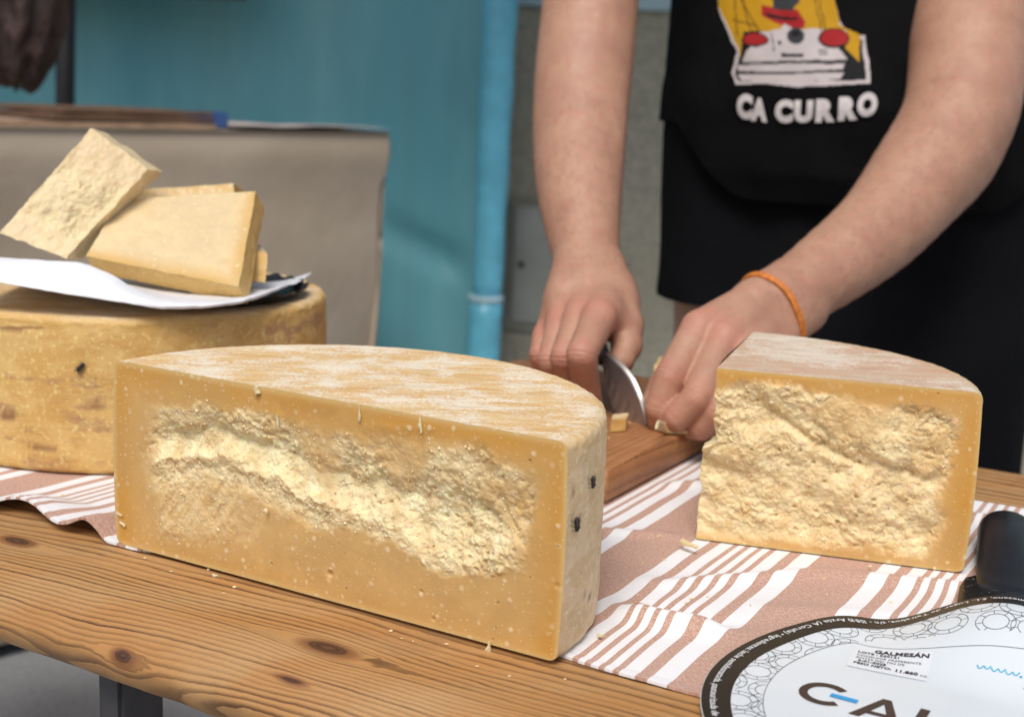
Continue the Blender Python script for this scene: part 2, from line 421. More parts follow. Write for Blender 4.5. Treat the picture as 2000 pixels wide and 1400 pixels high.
# meter cupboard door set in the wall
def wbox(x0, y0, x1, y1, Y): a, b = ony(x0, y1, Y), ony(x1, y0, Y); return a, b
a, b = wbox(998, 405, 1092, 628, WY)
box = thing('meter_cupboard', (a+b)/2*np.array([1, 1, 1]), 'grey metal meter cupboard door with keyhole set in the plaster wall', 'cupboard')
GREYM = plain('grey_metal_paint', (.34, .35, .31), .5, .08, 12)
DARKGAP = plain('dark_gap', (.07, .065, .05), .9)
link('frame', bevel_box((a[0]-.02, WY-.012, a[2]-.025), (b[0]+.05, WY+.01, b[2]+.02), .003), plain('frame_paint', (.26, .25, .20), .7), box)
link('door', bevel_box((a[0], WY-.022, a[2]), (b[0]+.03, WY-.013, b[2]), .003), GREYM, box)
k = ony(1018, 516, WY-.02); g = Geo(); g.tube([k+np.array([0, .002, 0]), k+np.array([0, -.008, 0])], .009, 16); g.tube([k+np.array([0, -.008, 0]), k+np.array([0, -.011, 0])], [.006, .005], 12)
link('lock', g.mesh('lock'), DARKGAP, box)

# teal tarpaulin hung on a light blue pole: the back of the next stall
TY = 3.55
m = NT('teal_tarpaulin'); o = m.obj(); n2 = m.noise(m.map(o, (3, 1, .7)), 1.2, 4, .6); n1 = m.noise(o, 300, 3)
c = m.mix(m.mr(n2, .3, .7), (.14, .44, .51), (.23, .56, .61)); c = m.mix(m.mr(m.noise(m.map(o, (5, 1, .4)), 1.1, 3), .5, .7, 0, .35), c, (.17, .38, .40)); m.bump(n1, .0004, .4)
TARP = m.done(c, .45, .4)
x1 = ony(960, 350, TY)[0]
xs = np.linspace(-4.2, x1, 260); zs = np.linspace(GROUND+.02, 2.3, 150)
X, Z = np.meshgrid(xs, zs, indexing='ij')
fold = .02*np.sin(X*5+.8*np.sin(Z*2))+.012*vnoise(np.stack([X*3, Z*1.5, X*0], -1), 3)
dl = (Z-(-.16-.45*(X-x1))); fold += .03*np.exp(-(dl/.045)**2)*sst(-.45, -.15, X-x1)
ed = sst(x1-.12, x1, X); Yv = TY+.05+fold*(1-ed)-.03*ed
lean = (Z-0.2)*.026
tarp = thing('tarpaulin', (x1, TY, GROUND), 'teal tarpaulin sheet hung between light blue pole and dark pole', 'tarpaulin')
link('sheet', mesh_from('tarp', np.stack([X+lean*sst(-2.5, 0, X-x1+.0), Yv, Z], -1), grid_faces(260, 150, flip=False)), TARP, tarp)
g = Geo(); zb = ony(500, 12, TY)[2]
g.box((-4.2, TY-.16, zb), (x1+.02, TY-.05, zb+.34)); link('roll', bevel_box((-4.2, TY-.2, zb+.005), (ony(520, 10, TY)[0], TY-.08, zb+.2), .03, seg=3), plain('roll_dark', (.10, .085, .075), .8), tarp)
pole = thing('tent_pole', (x1, TY-.05, GROUND), 'light blue wrapped tent pole at the right edge of the teal sheet', 'pole')
PB = plain('light_blue_vinyl', (.16, .56, .74), .35, .12, 14, .0015, 30)
p0, p1, p2 = ony(986, -200, TY-.06), ony(951, 585, TY-.06), ony(942, 760, TY-.06)
pp = np.array([p0+(p1-p0)*t for t in np.linspace(0, 1, 24)]); rr = np.linspace(34, 29, 24)*TY/CAM_F*(1+.04*np.sin(np.arange(24)*1.3))
link('wrap', Geo().tube(pp, rr, 20).mesh('wrap'), PB, pole)
e = p2+(p2-p1)*((GROUND-p2[2])/(p2[2]-p1[2])); pl = np.array([p1+(e-p1)*t for t in np.linspace(0, 1, 12)])+np.array([-.003, -.004, 0])
link('lower_sleeve', Geo().tube(pl, 33*TY/CAM_F, 20).mesh('sleeve'), PB, pole)
link('sleeve_rim', Geo().tube([pl[0]+np.array([0, 0, .012]), pl[0]-np.array([0, 0, .004])], 34*TY/CAM_F, 20).mesh('rim'), plain('pale_blue_rim', (.5, .72, .8), .5), pole)

# canvas awning of the vendor's stall, above and behind him
AX0, AX1, AY0, AY1 = -3.2, 2.6, 2.30, 3.40
awn = thing('stall_awning', (.4, 2.6, 1.8), 'brown canvas awning stretched over the back of the stall', 'awning')
axs, ays = np.linspace(AX0, AX1, 60), np.linspace(AY0, AY1, 30); AX, AY = np.meshgrid(axs, ays, indexing='ij')
AZ = 1.72+.12*(AY-AY0)+.02*np.sin(AX*3.1)+.015*np.sin(AY*5)
g = Geo(); g.grid(np.stack([AX, AY, AZ], -1)); g.grid(np.stack([AX, AY, AZ-.004], -1), flip=True)
vx = axs; vz = 1.72+.02*np.sin(vx*3.1); hv = np.linspace(0, .12, 6)
g.grid(np.stack([np.repeat(vx[:, None], 6, 1), np.full((60, 6), AY0-.004)-.01*hv[None], vz[:, None]-hv[None]*(1+.12*np.sin(vx*22))[:, None]], -1))
link('canvas', g.mesh('canvas'), plain('brown_canvas', (.20, .165, .135), .85, .1, 30), awn)
for x_ in (AX0+.05, AX1-.05):
    link('post', Geo().tube([np.array([x_, AY1-.05, GROUND]), np.array([x_, AY1-.05, 1.86])], .022, 14).mesh('post'), plain('awning_post_paint', (.35, .35, .36), .5), awn)
# dark post and dark bundle at the upper left
BROWN_DARK = plain('black_post_paint', (.018, .015, .016), .5)
q0, q1 = ony(130, -260, 3.2), ony(127, 240, 3.2)
post = thing('stall_post', (q1[0], q1[1], GROUND), 'black upright post standing behind the brown clothed counter', 'post')
link('upright', Geo().tube([np.array([q1[0], q1[1], GROUND]), q1, q0], 18*3.2/CAM_F, 16).mesh('post'), BROWN_DARK, post)
link('base_plate', bevel_box((q1[0]-.07, q1[1]-.07, GROUND), (q1[0]+.07, q1[1]+.07, GROUND+.012), .003), BROWN_DARK, post)
c0 = ony(30, -60, 2.75); th = np.linspace(.001, np.pi-.001, 60)[:, None]; ph = np.linspace(0, 2*np.pi, 90, endpoint=False)[None]
U = np.stack([np.sin(th)*np.cos(ph), np.sin(th)*np.sin(ph), np.cos(th)+0*ph], -1)
rad = 1+.16*fbm(U*2.2+3, 4, 5)+.08*np.sin(ph*9)*np.sin(th)
P = U*rad[..., None]*np.array([.105, .08, .235])+c0
P[..., 0] += (.06*(P[..., 2]-c0[2]))
m = NT('dark_bundle'); o = m.obj(); n1 = m.noise(m.map(o, (3, 3, 1)), 14, 5, .65); m.bump(n1, .02, .8)
tag(link('hanging_bundle', Geo().grid(P, wrap=True, flip=True).mesh('bundle'), m.done(m.mix(m.mr(n1, .35, .65), (.02, .012, .01), (.085, .05, .042)), .6)),
    'dark brown lumpy bundle hanging at the upper left corner', 'bundle')

# counter of the next stall under a grey-brown cloth
A0, A1 = ony(0, 249, 2.32), ony(775, 260, 2.92)
zt2 = .5*(A0[2]+A1[2]); fd = (A1-A0)[:2]; L = np.linalg.norm(fd); fd /= L; bd = np.array([-fd[1], fd[0]])
def BT(s, t, z): s, t, z = np.broadcast_arrays(np.asarray(s, float), np.asarray(t, float), np.asarray(z, float)); return np.stack([A0[0]+fd[0]*s+bd[0]*t, A0[1]+fd[1]*s+bd[1]*t, z], -1)
counter = thing('covered_counter', BT(L/2, .3, GROUND), 'counter under a grey-brown cloth in front of the teal sheet', 'counter')
s0, DEP = -1.4, .55
nu = 240
peri = []                                       # perimeter path left front -> right front -> right back -> left back
corners = [(s0, 0), (L, 0), (L, DEP), (s0, DEP)]
for i in range(4):
    (a0, b0), (a1, b1) = corners[i], corners[(i+1) % 4]; k_ = int(nu*(math.hypot(a1-a0, b1-b0))/4)+4
    for t in np.linspace(0, 1, k_, endpoint=False): peri.append((a0+(a1-a0)*t, b0+(b1-b0)*t))
peri = np.array(peri); n_ = len(peri)
cx_, cy_ = peri[:, 0].mean(), peri[:, 1].mean()
zz = np.concatenate([[0, .004, .012, .022], np.linspace(.04, 1, 50)])
hgt = zt2-GROUND-.03
nrm = np.zeros_like(peri)
nrm[:, 1] = np.where(peri[:, 1] < .001, -1, np.where(peri[:, 1] > DEP-.001, 1, 0)); nrm[:, 0] = np.where(peri[:, 0] > L-.001, 1, np.where(peri[:, 0] < s0+.001, -1, 0))
arcl = np.cumsum(np.linalg.norm(np.diff(peri, axis=0, prepend=peri[-1:]), axis=1))
rows = []
for z in zz:
    h_ = z*hgt; w = .018*z*np.sin(arcl*9+2*np.sin(arcl*3))*z+.02*vnoise(np.stack([arcl*2.2, np.full(n_, z*2.5), arcl*0], -1), 9)*min(1, z*5)
    corner = np.exp(-((peri[:, 0]-L)**2+peri[:, 1]**2)/.03)
    off = (w-.01*z)-corner*.07*z
    off = off+min(z*20, 1)*.012-.012
    Q = peri+nrm*off[:, None]
    rows.append(BT(Q[:, 0], Q[:, 1], zt2-h_))
P = np.array(rows)
tp = np.array([BT(cx_+(peri[:, 0]-cx_)*f, cy_+(peri[:, 1]-cy_)*f-.0*f, zt2+.0005*(1-f)) for f in (0.001, .5, .9, .985)])
tp[-1, :, 2] = zt2
m = NT('taupe_cloth'); o = m.obj(); n1 = m.noise(o, 700, 2); n2 = m.noise(o, 4, 4)
c = m.mix(m.mr(n2, .3, .7), (.42, .345, .26), (.50, .42, .325)); m.bump(m.math('ADD', m.math('MULTIPLY', n1, .2), m.math('MULTIPLY', n2, 14)), .0015, .5)
TAUPE = m.done(c, .85, .15)
g = Geo(); g.grid(np.concatenate([tp, P]), wrap=True, flip=True); link('cloth', recalc(g.mesh('cloth')), TAUPE, counter)
for (s_, t_) in ((s0+.1, .08), (L-.1, .08), (s0+.1, DEP-.08), (L-.1, DEP-.08)):
    link('leg', Geo().box((s_-.02, t_-.02, GROUND), (s_+.02, t_+.02, zt2-.02), lambda V: BT(V[:, 0], V[:, 1], V[:, 2])).mesh('leg', False), BROWN_DARK, counter)
# what lies on it: paper bags, blue box, pale sheet
def bt_at(x, t):                                # s so that the point at depth t is seen at photo column x
    ss = np.linspace(s0, L, 4000); pr = proj(BT(ss, t, zt2+.02)); return ss[np.argmin(abs(pr[0]-x))]
KRAFT = plain('kraft_paper', (.36, .24, .16), .8, .2, 30)
KRAFT_D = plain('kraft_paper_dark', (.15, .085, .05), .8, .2, 30)
for i, (xa, xb, z0, h_, mt, lab) in enumerate([(-60, 412, .001, .013, KRAFT, 'lowest flat brown paper bag in the pile on the counter'), (95, 408, .0145, .011, KRAFT_D, 'middle flat brown paper bag in the pile on the counter'), (110, 404, .026, .010, KRAFT_D, 'topmost dark paper bag in the pile on the counter')]):
    sa, sb = bt_at(xa, .05), bt_at(xb, .05); N = 50
    s = np.linspace(sa, sb, N); t = np.linspace(.03, .33, 12); S, Tt = np.meshgrid(s, t, indexing='ij')
    w = .003*vnoise(np.stack([S*14, Tt*9, S*0+i*5], -1), i)
    top = BT(S, Tt, zt2+z0+h_*.8+w*(.5)); bot = BT(S, Tt, zt2+z0+S*0)
    g = Geo(); g.grid(top); g.grid(bot, flip=True)
    for e0, e1, fl in ((top[:, 0], bot[:, 0], False), (top[:, -1], bot[:, -1], True)): g.grid(np.stack([e0, e1]), flip=fl)
    for e0, e1, fl in ((top[0], bot[0], True), (top[-1], bot[-1], False)): g.grid(np.stack([e0, e1]), flip=fl)
    tag(link('paper_bag', recalc(g.mesh('bag')), mt), lab, 'paper bag', 'flat brown paper bags piled on the counter')
sa, sb = bt_at(408, .06), bt_at(442, .06)
bb = bevel_box((sa+.004, .05, zt2+.001), (sb, .16, zt2+.033), .003, lambda V: BT(V[:, 0], V[:, 1], V[:, 2]))
tag(link('blue_box', bb, plain('blue_card', (.045, .11, .30), .5)), 'small blue box at the end of the brown paper bags', 'box')
sa, sb = bt_at(446, .05), bt_at(752, .05); S, Tt = np.meshgrid(np.linspace(sa, sb, 40), np.linspace(.006, .3, 14), indexing='ij')
Wv = .006+.005*vnoise(np.stack([S*12, Tt*10, S*0], -1), 21); g = Geo(); g.grid(BT(S, Tt, zt2+.001+Wv)); g.grid(BT(S, Tt, zt2+.0006+S*0), flip=True)
tag(link('paper_sheet', g.mesh('sheet'), plain('pinkish_paper', (.56, .46, .42), .7)), 'pale pinkish paper sheet lying right of the blue box', 'paper')

# ------------------------------------------------------------------ the wooden table
VF, VB, UL, UR, THK = .548, 1.270, -1.75, .62, .048
KNOTS = [(33, 1057, .0, .017, .0072), (640, 1266, .0, .021, .0085), (215, 1262, -.010, .010, .005), (562, 1312, -.002, .012, .003)]
KN = [(*toUV(*onz(x, y, z)[:2]), a, b) for x, y, z, a, b in KNOTS]
KN += [(-.9, .62, .018, .007), (-.05, 1.22, .016, .007)]
def ring_field(u, v, z, seed):
    """growth-ring number of the timber at a place, and how much of a knot it is"""
    v1 = v+0.0; kn = np.zeros_like(u)
    for (ku, kv, a, b) in KN:
        du, dv = u-ku+.15*(v-kv), (v1-kv)+z*.55
        e = np.exp(-(du/(1.7*a))**2); sg = np.where(dv >= 0, 1.0, -1.0)
        nd = sg*np.sqrt(np.maximum(dv*dv-(1.15*b)**2*e, 0)); v1 = v1+(nd-dv)*np.exp(-(dv/(5*b))**2)
        q = np.sqrt((du/a)**2+(dv/b)**2); kn = np.maximum(kn, np.exp(-q*q*.75))
    n = fbm(np.stack([u*2.2, v*5+seed*7.7, z*5], -1), 3, 30+seed); n2 = fbm(np.stack([u*9, v*26, z*26+seed], -1), 3, 33+seed)
    w = .78-v1+.034*n+.0050*n2+.04*(u+.5)*(1 if seed == 0 else math.sin(seed*2.0))
    r = 66*w+820*np.maximum(0, w-.10)**2-150*z
    return r, kn
WOOD = mat_wood('pine_tabletop')
table = thing('wooden_table', T(-.5, .9, GROUND), 'rustic pine plank table with rounded front edge carrying the cheeses', 'table')
edges = [VF, .742, .925, 1.10, VB]
for i in range(4):
    a, b = edges[i]+(.0008 if i else 0), edges[i+1]-.0008
    nu_ = 760 if i == 0 else 260
    us = np.linspace(UL, UR, nu_) if i else np.concatenate([np.linspace(UL, -.95, 60, endpoint=False), np.linspace(-.95, -.1, 640), np.linspace(-.097, UR, 60)])
    # cross-section of the plank, from the back top edge round the front to the back bottom
    if i == 0:
        R = THK/2
        sec = [(v, 0.0) for v in np.linspace(b-.003, a+R+.012, 70)]
        for t in np.linspace(0, math.pi, 34)[1:]: sec.append((a+R+.012*max(0, math.cos(t))-R*math.sin(t), -R+R*math.cos(t)))
        sec += [(v, -THK) for v in np.linspace(a+R+.03, b-.003, 6)]
        sec = [(b, -.003)]+sec+[(b, -THK+.003)]
    else:
        sec = [(b, -.004), (b-.001, -.0012), (b-.004, 0)]+[(v, 0.0) for v in np.linspace(b-.012, a+.012, 24)]+[(a+.004, 0), (a+.001, -.0012), (a, -.004), (a, -THK+.003), (a+.003, -THK), (b-.003, -THK), (b, -THK+.003)]
    sec = np.array(sec); S = len(sec)
    UU = np.repeat(us[:, None], S, 1); VV = np.repeat(sec[None, :, 0], len(us), 0); ZZ = np.repeat(sec[None, :, 1], len(us), 0).copy()
    wob = .0016*vnoise(np.stack([UU*9, VV*0+i, VV*0], -1), 40)+.0008*vnoise(np.stack([UU*45, ZZ*60, VV*40], -1), 41)
    if i == 0:
        fr = sst(a+.05, a+.012, VV); VV = VV+fr*wob*1.4; 
    r, kn = ring_field(UU, VV, ZZ, i)
    if i == 0: ZZ = ZZ+sst(.3, .9, kn)*.0006-sst(a+.05, a+.01, VV)*abs(wob)*.4
    g = Geo(); g.grid(T(UU, VV, ZZ), wrap=True, ring=r.ravel(), knot=kn.ravel())
    nS = len(us)
    g.F.append(tuple(range(S))); g.F.append(tuple((nS-1)*S+k for k in range(S))[::-1])
    link('plank', recalc(g.mesh('plank')), WOOD, table)
LEGM = plain('dark_leg_metal', (.05, .048, .052), .45, .2, 30)
lu, lv = toUV(*ony(236, 1372, .80)[:2])
for (u_, v_) in ((lu, lv), (lu, 1.18), (.35, lv), (.35, 1.18), (-1.68, lv), (-1.68, 1.18)):
    link('leg', bevel_box((u_-.022, v_, GROUND), (u_, v_+.04, -THK-.0005), .003, M_T), LEGM, table)

# ------------------------------------------------------------------ wheel profile shared by all the cheeses
HW, RW = .130, .1768
def inset(t, rc=.0055, bulge=.004):
    t = np.asarray(t, float); d = np.minimum(t, HW-t); q = np.clip((rc-d)/rc, 0, 1)
    return rc*(1-np.sqrt(np.maximum(0, 1-q*q)))+bulge*(2*t/HW-1)**2*.5
def prof(t): return RW-inset(t)
Z0 = .0028                                       # the cheeses stand on the cloth
FRONT_O = np.array([-.1150, .8165]); FRONT_TH = -.5207; FRONT_OFF = .008
WHEEL_O = np.array([-.3517, 1.2315])
WC = np.array([.1455, .9560]); WD = np.array([.3257, .9042]); WE = np.array([.205, 1.128])
mid_ = (WD+WE)/2; de = WE-WD; pn = np.array([-de[1], de[0]])/np.linalg.norm(de)
WO = mid_+pn*math.sqrt(RW**2-(np.linalg.norm(de)/2)**2)*(1 if np.dot(pn, WC-mid_) > 0 else -1)
def hit_circle(C, d, O, r):
    w = C-O; b = np.dot(w, d); return -b+np.sqrt(np.maximum(b*b-(np.dot(w, w)-r*r), 0))

# ------------------------------------------------------------------ striped cloth
def foot(x, y):
    """0 under a cheese, 1 clear of it"""
    d1 = np.hypot(x-FRONT_O[0], y-FRONT_O[1])-RW
    fn = np.array([math.sin(FRONT_TH), -math.cos(FRONT_TH)]); d1 = np.maximum(d1, (x-FRONT_O[0])*fn[0]+(y-FRONT_O[1])*fn[1]-FRONT_OFF)
    d2 = np.hypot(x-WHEEL_O[0], y-WHEEL_O[1])-RW
    e1 = (WD-WC)/np.linalg.norm(WD-WC); n1 = np.array([e1[1], -e1[0]]); e2 = (WE-WC)/np.linalg.norm(WE-WC); n2 = np.array([-e2[1], e2[0]])
    d3 = np.maximum.reduce([np.hypot(x-WO[0], y-WO[1])-RW, (x-WC[0])*n1[0]+(y-WC[1])*n1[1], (x-WC[0])*n2[0]+(y-WC[1])*n2[1]])
    u, v = toUV(x, y); d4 = np.maximum.reduce([-.725-u, u+.438, .94-v, v-1.30])
    d5 = np.hypot(u+.107, v-.697)-.150
    return np.minimum.reduce([d1, d2, d3, d4, d5])
us = np.linspace(-1.25, .28, 620); vv = np.linspace(.648, 1.142, 190)
U, V = np.meshgrid(us, vv, indexing='ij')
vfr = .0095*sst(-.665, -.625, U)-.0025*sst(-.34, -.31, U)+.002*vnoise(np.stack([U*9, U*0, U*0], -1), 50)+.0015*np.sin(U*31)
V2 = V+(vfr)*(1-(V-.648)/.494)
W0 = T(U, V2); dist = foot(W0[..., 0], W0[..., 1]); free = sst(.0, .03, dist)
def ridge(line_v, amp, wid, ua, ub, asym=.0):
    lv_ = np.interp(U, [p[0] for p in line_v], [p[1] for p in line_v])
    return amp*np.exp(-((V2-lv_)/wid)**2)*sst(ua-.03, ua+.03, U)*sst(ub+.04, ub-.04, U)
Zc = ridge([(-.37, .742), (-.30, .735), (-.22, .752), (-.1, .80)], .0100, .010, -.40, -.20)
Zc += ridge([(-.36, .765), (-.28, .758), (-.2, .78)], -.002, .012, -.38, -.2)
Zc += ridge([(-.33, .80), (-.25, .885), (-.17, .915), (-.1, .93)], .0042, .012, -.34, -.06)
Zc += ridge([(-.25, .80), (-.17, .84), (-.10, .87)], .0038, .014, -.26, -.08)
Zc += ridge([(-.44, .86), (-.36, .90), (-.30, .97)], .0035, .010, -.46, -.28)
Zc += ridge([(-.44, 1.02), (-.3, 1.08), (-.1, 1.1)], .0045, .012, -.44, -.05)
Zc += .0022*np.maximum(0, fbm(np.stack([U*8, V*14, U*0], -1), 3, 52))
Zc = .0018+Zc*free
# the loose front hem on the left stands off the table
lift = sst(-.86, -.79, U)*sst(-.690, -.712, U)*sst(.705, .655, V2)
Zc += lift*(.009+.004*np.sin((U+.8)*75))
lift2 = sst(-.725, -.700, U)*sst(-.685, -.697, U)*sst(.70, .66, V2); Zc += lift2*.004
V3 = V2+lift*.004*np.sin((U+.8)*60)
cu = U+.068*sst(-.52, -.66, U)+.0015*vnoise(np.stack([U*14, V*14, U*0], -1), 53)
# folds swallow cloth: shift the stripes a little where a ridge passes
cu = cu+.35*np.cumsum(np.abs(np.gradient(Zc, axis=1)), axis=1)*.25
cu = cu-.006*sst(.70, .80, V2)
Pt = T(U, V3, Zc); Pb = Pt-np.array([0, 0, .0011])
hem = sst(.0075, .0068, V-.648)
Pt[..., 2] += .0007*hem
g = Geo(); g.grid(Pt, flip=False, cu=cu.ravel(), cv=V.ravel()); g.grid(Pb, flip=True, cu=cu.ravel(), cv=V.ravel())
n_, m_ = U.shape
for a_, b_, c_ in ((Pt[:, 0], Pb[:, 0], cu[:, 0]), (Pt[:, -1], Pb[:, -1], cu[:, -1])): g.grid(np.stack([a_, b_]), cu=np.tile(c_, 2), cv=.648)
for a_, b_, c_ in ((Pt[0], Pb[0], cu[0]), (Pt[-1], Pb[-1], cu[-1])): g.grid(np.stack([a_, b_]), cu=np.tile(c_, 2), cv=np.tile(V[0], 2))
tag(link('striped_cloth', g.mesh('cloth'), mat_cloth()), 'brown and white striped cotton cloth spread under the cheeses', 'tablecloth')

# ------------------------------------------------------------------ cheeses
def cut_grid(C, dA, dB, O, ns, nt):
    """upright cut face through C reaching the rind in directions dA and dB; returns points, s, t and distances to the rim"""
    t = np.linspace(0, HW, nt); tt = t.copy()
    r = prof(t)
    sA = np.array([hit_circle(C, dA, O, x) for x in r]) if dA is not None else np.zeros(nt)
    sB = np.array([hit_circle(C, dB, O, x) for x in r])
    s = np.linspace(0, 1, ns)[:, None]*(sA+sB)[None]-sA[None]
    P = np.stack([C[0]+dB[0]*s, C[1]+dB[1]*s, Z0+np.repeat(tt[None], ns, 0)], -1)
    top = HW-np.repeat(tt[None], ns, 0); bot = np.repeat(tt[None], ns, 0); ra = s+sA[None] if dA is not None else np.full_like(s, 1.0); rb = sB[None]-s
    return P, s, np.repeat(tt[None], ns, 0), top, bot, ra, rb

def crumble(Q, seed, sc=1.0):
    """granular broken paste, metres"""
    w = np.stack([fbm(Q*90, 2, seed), fbm(Q*90+5, 2, seed+1), fbm(Q*90+9, 2, seed+2)], -1)*.0035
    f1, v1 = worley((Q+w)*170/sc, seed+3); f2, v2 = worley((Q+w)*330/sc, seed+7)
    soft = np.clip(.55+1.3*fbm(Q*34, 2, seed+21), .15, 1)
    f3, v3 = worley((Q+w*.6)*620/sc, seed+17)
    return ((.0020*(v1-.5)-.0015*(f1-.4))*soft+.0012*(v2-.5)-.0008*(f2-.4)+.0004*(v3-.5))*sc*(.40+.60*soft)+.0036*fbm(Q*48, 3, seed+11)+.0016*fbm(Q*210, 4, seed+14, .6)

def grains(P, nrm_, wgt, count, seed, parent, mat):
    """loose grains and flakes of broken paste sitting on the rough part of a cut face"""
    r = np.random.default_rng(seed); w = wgt.ravel()**1.5; w = w/w.sum(); idx = r.choice(len(w), count, p=w); C0 = P.reshape(-1, 3)[idx]
    e1_ = np.array([nrm_[1], -nrm_[0], 0.0])*-1; n3_ = np.array([nrm_[0], nrm_[1], 0.0]); g = Geo()
    base = np.array([[1, 0, 0], [-1, 0, 0], [0, 1, 0], [0, -1, 0], [0, 0, 1], [0, 0, -1.0]]); Fo = [(0, 2, 4), (2, 1, 4), (1, 3, 4), (3, 0, 4), (2, 0, 5), (1, 2, 5), (3, 1, 5), (0, 3, 5)]
    V = []; F = []
    for i, c in enumerate(C0):
        fl = r.random() < .12; sz = r.uniform(.0004, .0009)*(1.5 if r.random() < .08 else 1)
        sc_ = np.array([sz*r.uniform(1.4, 2.8), sz*r.uniform(.3, .5), sz]) if fl else np.array([sz, sz*r.uniform(.6, 1), sz])*r.uniform(.8, 1.2)
        a_ = r.uniform(0, np.pi); b_ = (base*r.uniform(.7, 1.3, (6, 1)))*sc_
        x_, z_ = b_[:, 0]*math.cos(a_)-b_[:, 2]*math.sin(a_), b_[:, 0]*math.sin(a_)+b_[:, 2]*math.cos(a_)
        V.append(c+x_[:, None]*e1_+b_[:, 1:2]*n3_+z_[:, None]*np.array([0, 0, 1.0])+n3_*sz*.25); F += [tuple(k+6*i for k in f) for f in Fo]
    g.add(np.concatenate(V), F, rough=1.0, edge=0.0, lip=0.0)
    return tag(link('crumb_grains', g.mesh('grains', False), mat, parent), kind='stuff')

def rind_geo(C, dA, dB, O, inner, spots=(), n_arc=200, full=False):
    """rind side, top and underside of a piece of wheel, as one mesh with 'side' and 'spot' values"""
    g = Geo(); nt = 46
    t = np.concatenate([np.linspace(0, .012, 12), np.linspace(.012, HW-.012, 24)[1:-1], np.linspace(HW-.012, HW, 12)]); nt = len(t); r = prof(t)
    if full:
        ang = np.repeat(np.linspace(0, 2*np.pi, n_arc)[:, None], nt, 1)
    else:
        a0 = []; a1 = []
        for x in r:
            pb = C+dB*hit_circle(C, dB, O, x)-O; pa = C+dA*hit_circle(C, dA, O, x)-O
            a0.append(math.atan2(pb[1], pb[0])); a1.append(math.atan2(pa[1], pa[0]))
        a0 = np.unwrap(a0); a1 = np.unwrap(a1)
        while a1[0] < a0[0]: a1 = a1+2*np.pi
        ang = a0[None]+(a1-a0)[None]*np.linspace(0, 1, n_arc)[:, None]
    rr = np.repeat(r[None], n_arc, 0); z = np.repeat(t[None], n_arc, 0)
    P = np.stack([O[0]+rr*np.cos(ang), O[1]+rr*np.sin(ang), Z0+z], -1)
    nz = .0012*fbm(P*18, 3, 60)+.0005*fbm(P*90, 3, 61)
    nz = nz+.0011*fbm(P*240, 3, 65)*np.repeat(np.exp(-((HW-t-.003)/.006)**2)[None], n_arc, 0)
    ends = np.minimum(1, np.minimum(np.arange(n_arc), np.arange(n_arc)[::-1])/6.0)[:, None] if not full else 1
    P[..., :2] += (P[..., :2]-O)/RW*(nz*ends)[..., None]*1.4
    side = sst(.0115, .006, t-(HW-.0115)+.0) ; sidem = np.repeat(side[None], n_arc, 0)
    sp = np.zeros_like(z); px, py = proj(P)
    for (x, y, rx, ry) in spots:
        w = fbm(P*500, 2, 63)*.5
        sp = np.maximum(sp, sst(1.25, .6, np.hypot((px-x)/rx, (py-y)/ry)+w)*(np.ones_like(px)))
    rimc = np.repeat((np.exp(-((HW-t-.004)/.006)**2)*.8+np.exp(-((t-.003)/.006)**2)*.5)[None], n_arc, 0)*(.5+.5*np.clip(fbm(P*30, 3, 64)+.6, 0, 1))
    g.grid(P, flip=False, side=sidem.ravel(), spot=sp.ravel(), rimc=rimc.ravel())
    ks = np.linspace(0, 1, 60)
    inn_t = inner(np.linspace(0, 1, n_arc), HW); inn_b = inner(np.linspace(0, 1, n_arc), 0.0)
    for inn, edge_, zz_, fl in ((inn_t, P[:, -1], HW, False), (inn_b, P[:, 0], 0, True)):
        G = inn[:, None]*(1-ks[None, :, None])+edge_[:, None]*ks[None, :, None]
        dz = .0010*fbm(G*22, 3, 66)*np.sin(np.pi*np.clip(ks, 0, 1))[None]+.0004*fbm(G*120, 2, 67)*np.minimum(1, np.minimum(ks, 1-ks)*12)[None]
        if not fl: G[..., 2] += dz
        er = np.exp(-(((1-ks[None])*RW*.7)/.006)**2)*.3+0*G[..., 0]
        g.grid(G, flip=not fl, side=0.0 if not fl else 1.0, spot=0.0, rimc=er.ravel())
    return g

# --- front half wheel
d_ = np.array([math.cos(FRONT_TH), math.sin(FRONT_TH)]); fn = np.array([d_[1], -d_[0]])
FC = FRONT_O+fn*FRONT_OFF
half = thing('half_cheese', (FC[0], FC[1], Z0), 'half wheel of hard cheese, its broken cut face at the front of the table', 'cheese')
P, s, t, top, bot, ra, rb = cut_grid(FC, -d_, d_, FRONT_O, 560, 205)
px, py = proj(P); Q = P.copy()
wx = 24*fbm(Q*60, 5, 70, .6); wy = 24*fbm(Q*60+3, 5, 71, .6); X, Y = px+wx, py+wy
yR = np.interp(X, [250, 290, 330, 400, 470, 540, 600, 700, 780, 850, 900, 960, 1010, 1050, 1090], [915, 905, 893, 890, 905, 935, 978, 1008, 1045, 1092, 1102, 1098, 1088, 1080, 1075])
yU = np.interp(X, [250, 300, 400, 520, 600, 700, 800, 880, 960, 1030, 1090], [790, 785, 788, 800, 826, 850, 846, 850, 872, 905, 930])
q = (Y-yU)/(yR-yU); inx = sst(272, 330, X)*sst(1062, 985, X+ .12*(Y-950))
pf = np.interp(q, [-.1, 0, .12, .38, .58, .80, 1.0], [0, 0, -.0005, -.0030, -.0085, -.0058, .0004])
qq = (Y-yR)/62.0
lo_amp = np.interp(X, [290, 400, 560, 700, 900, 1040], [1.0, 1.2, 1.0, .8, .7, .8])
pl_ = np.interp(qq, [0, .12, .40, .75, 1.0], [.0006, .0001, -.0018, -.0014, 0])*np.interp(X, [290, 400, 540, 700, 900, 1040], [.9, 1.1, .9, .2, .0, .1])
dep = np.where(q < 1, pf, pl_)*inx
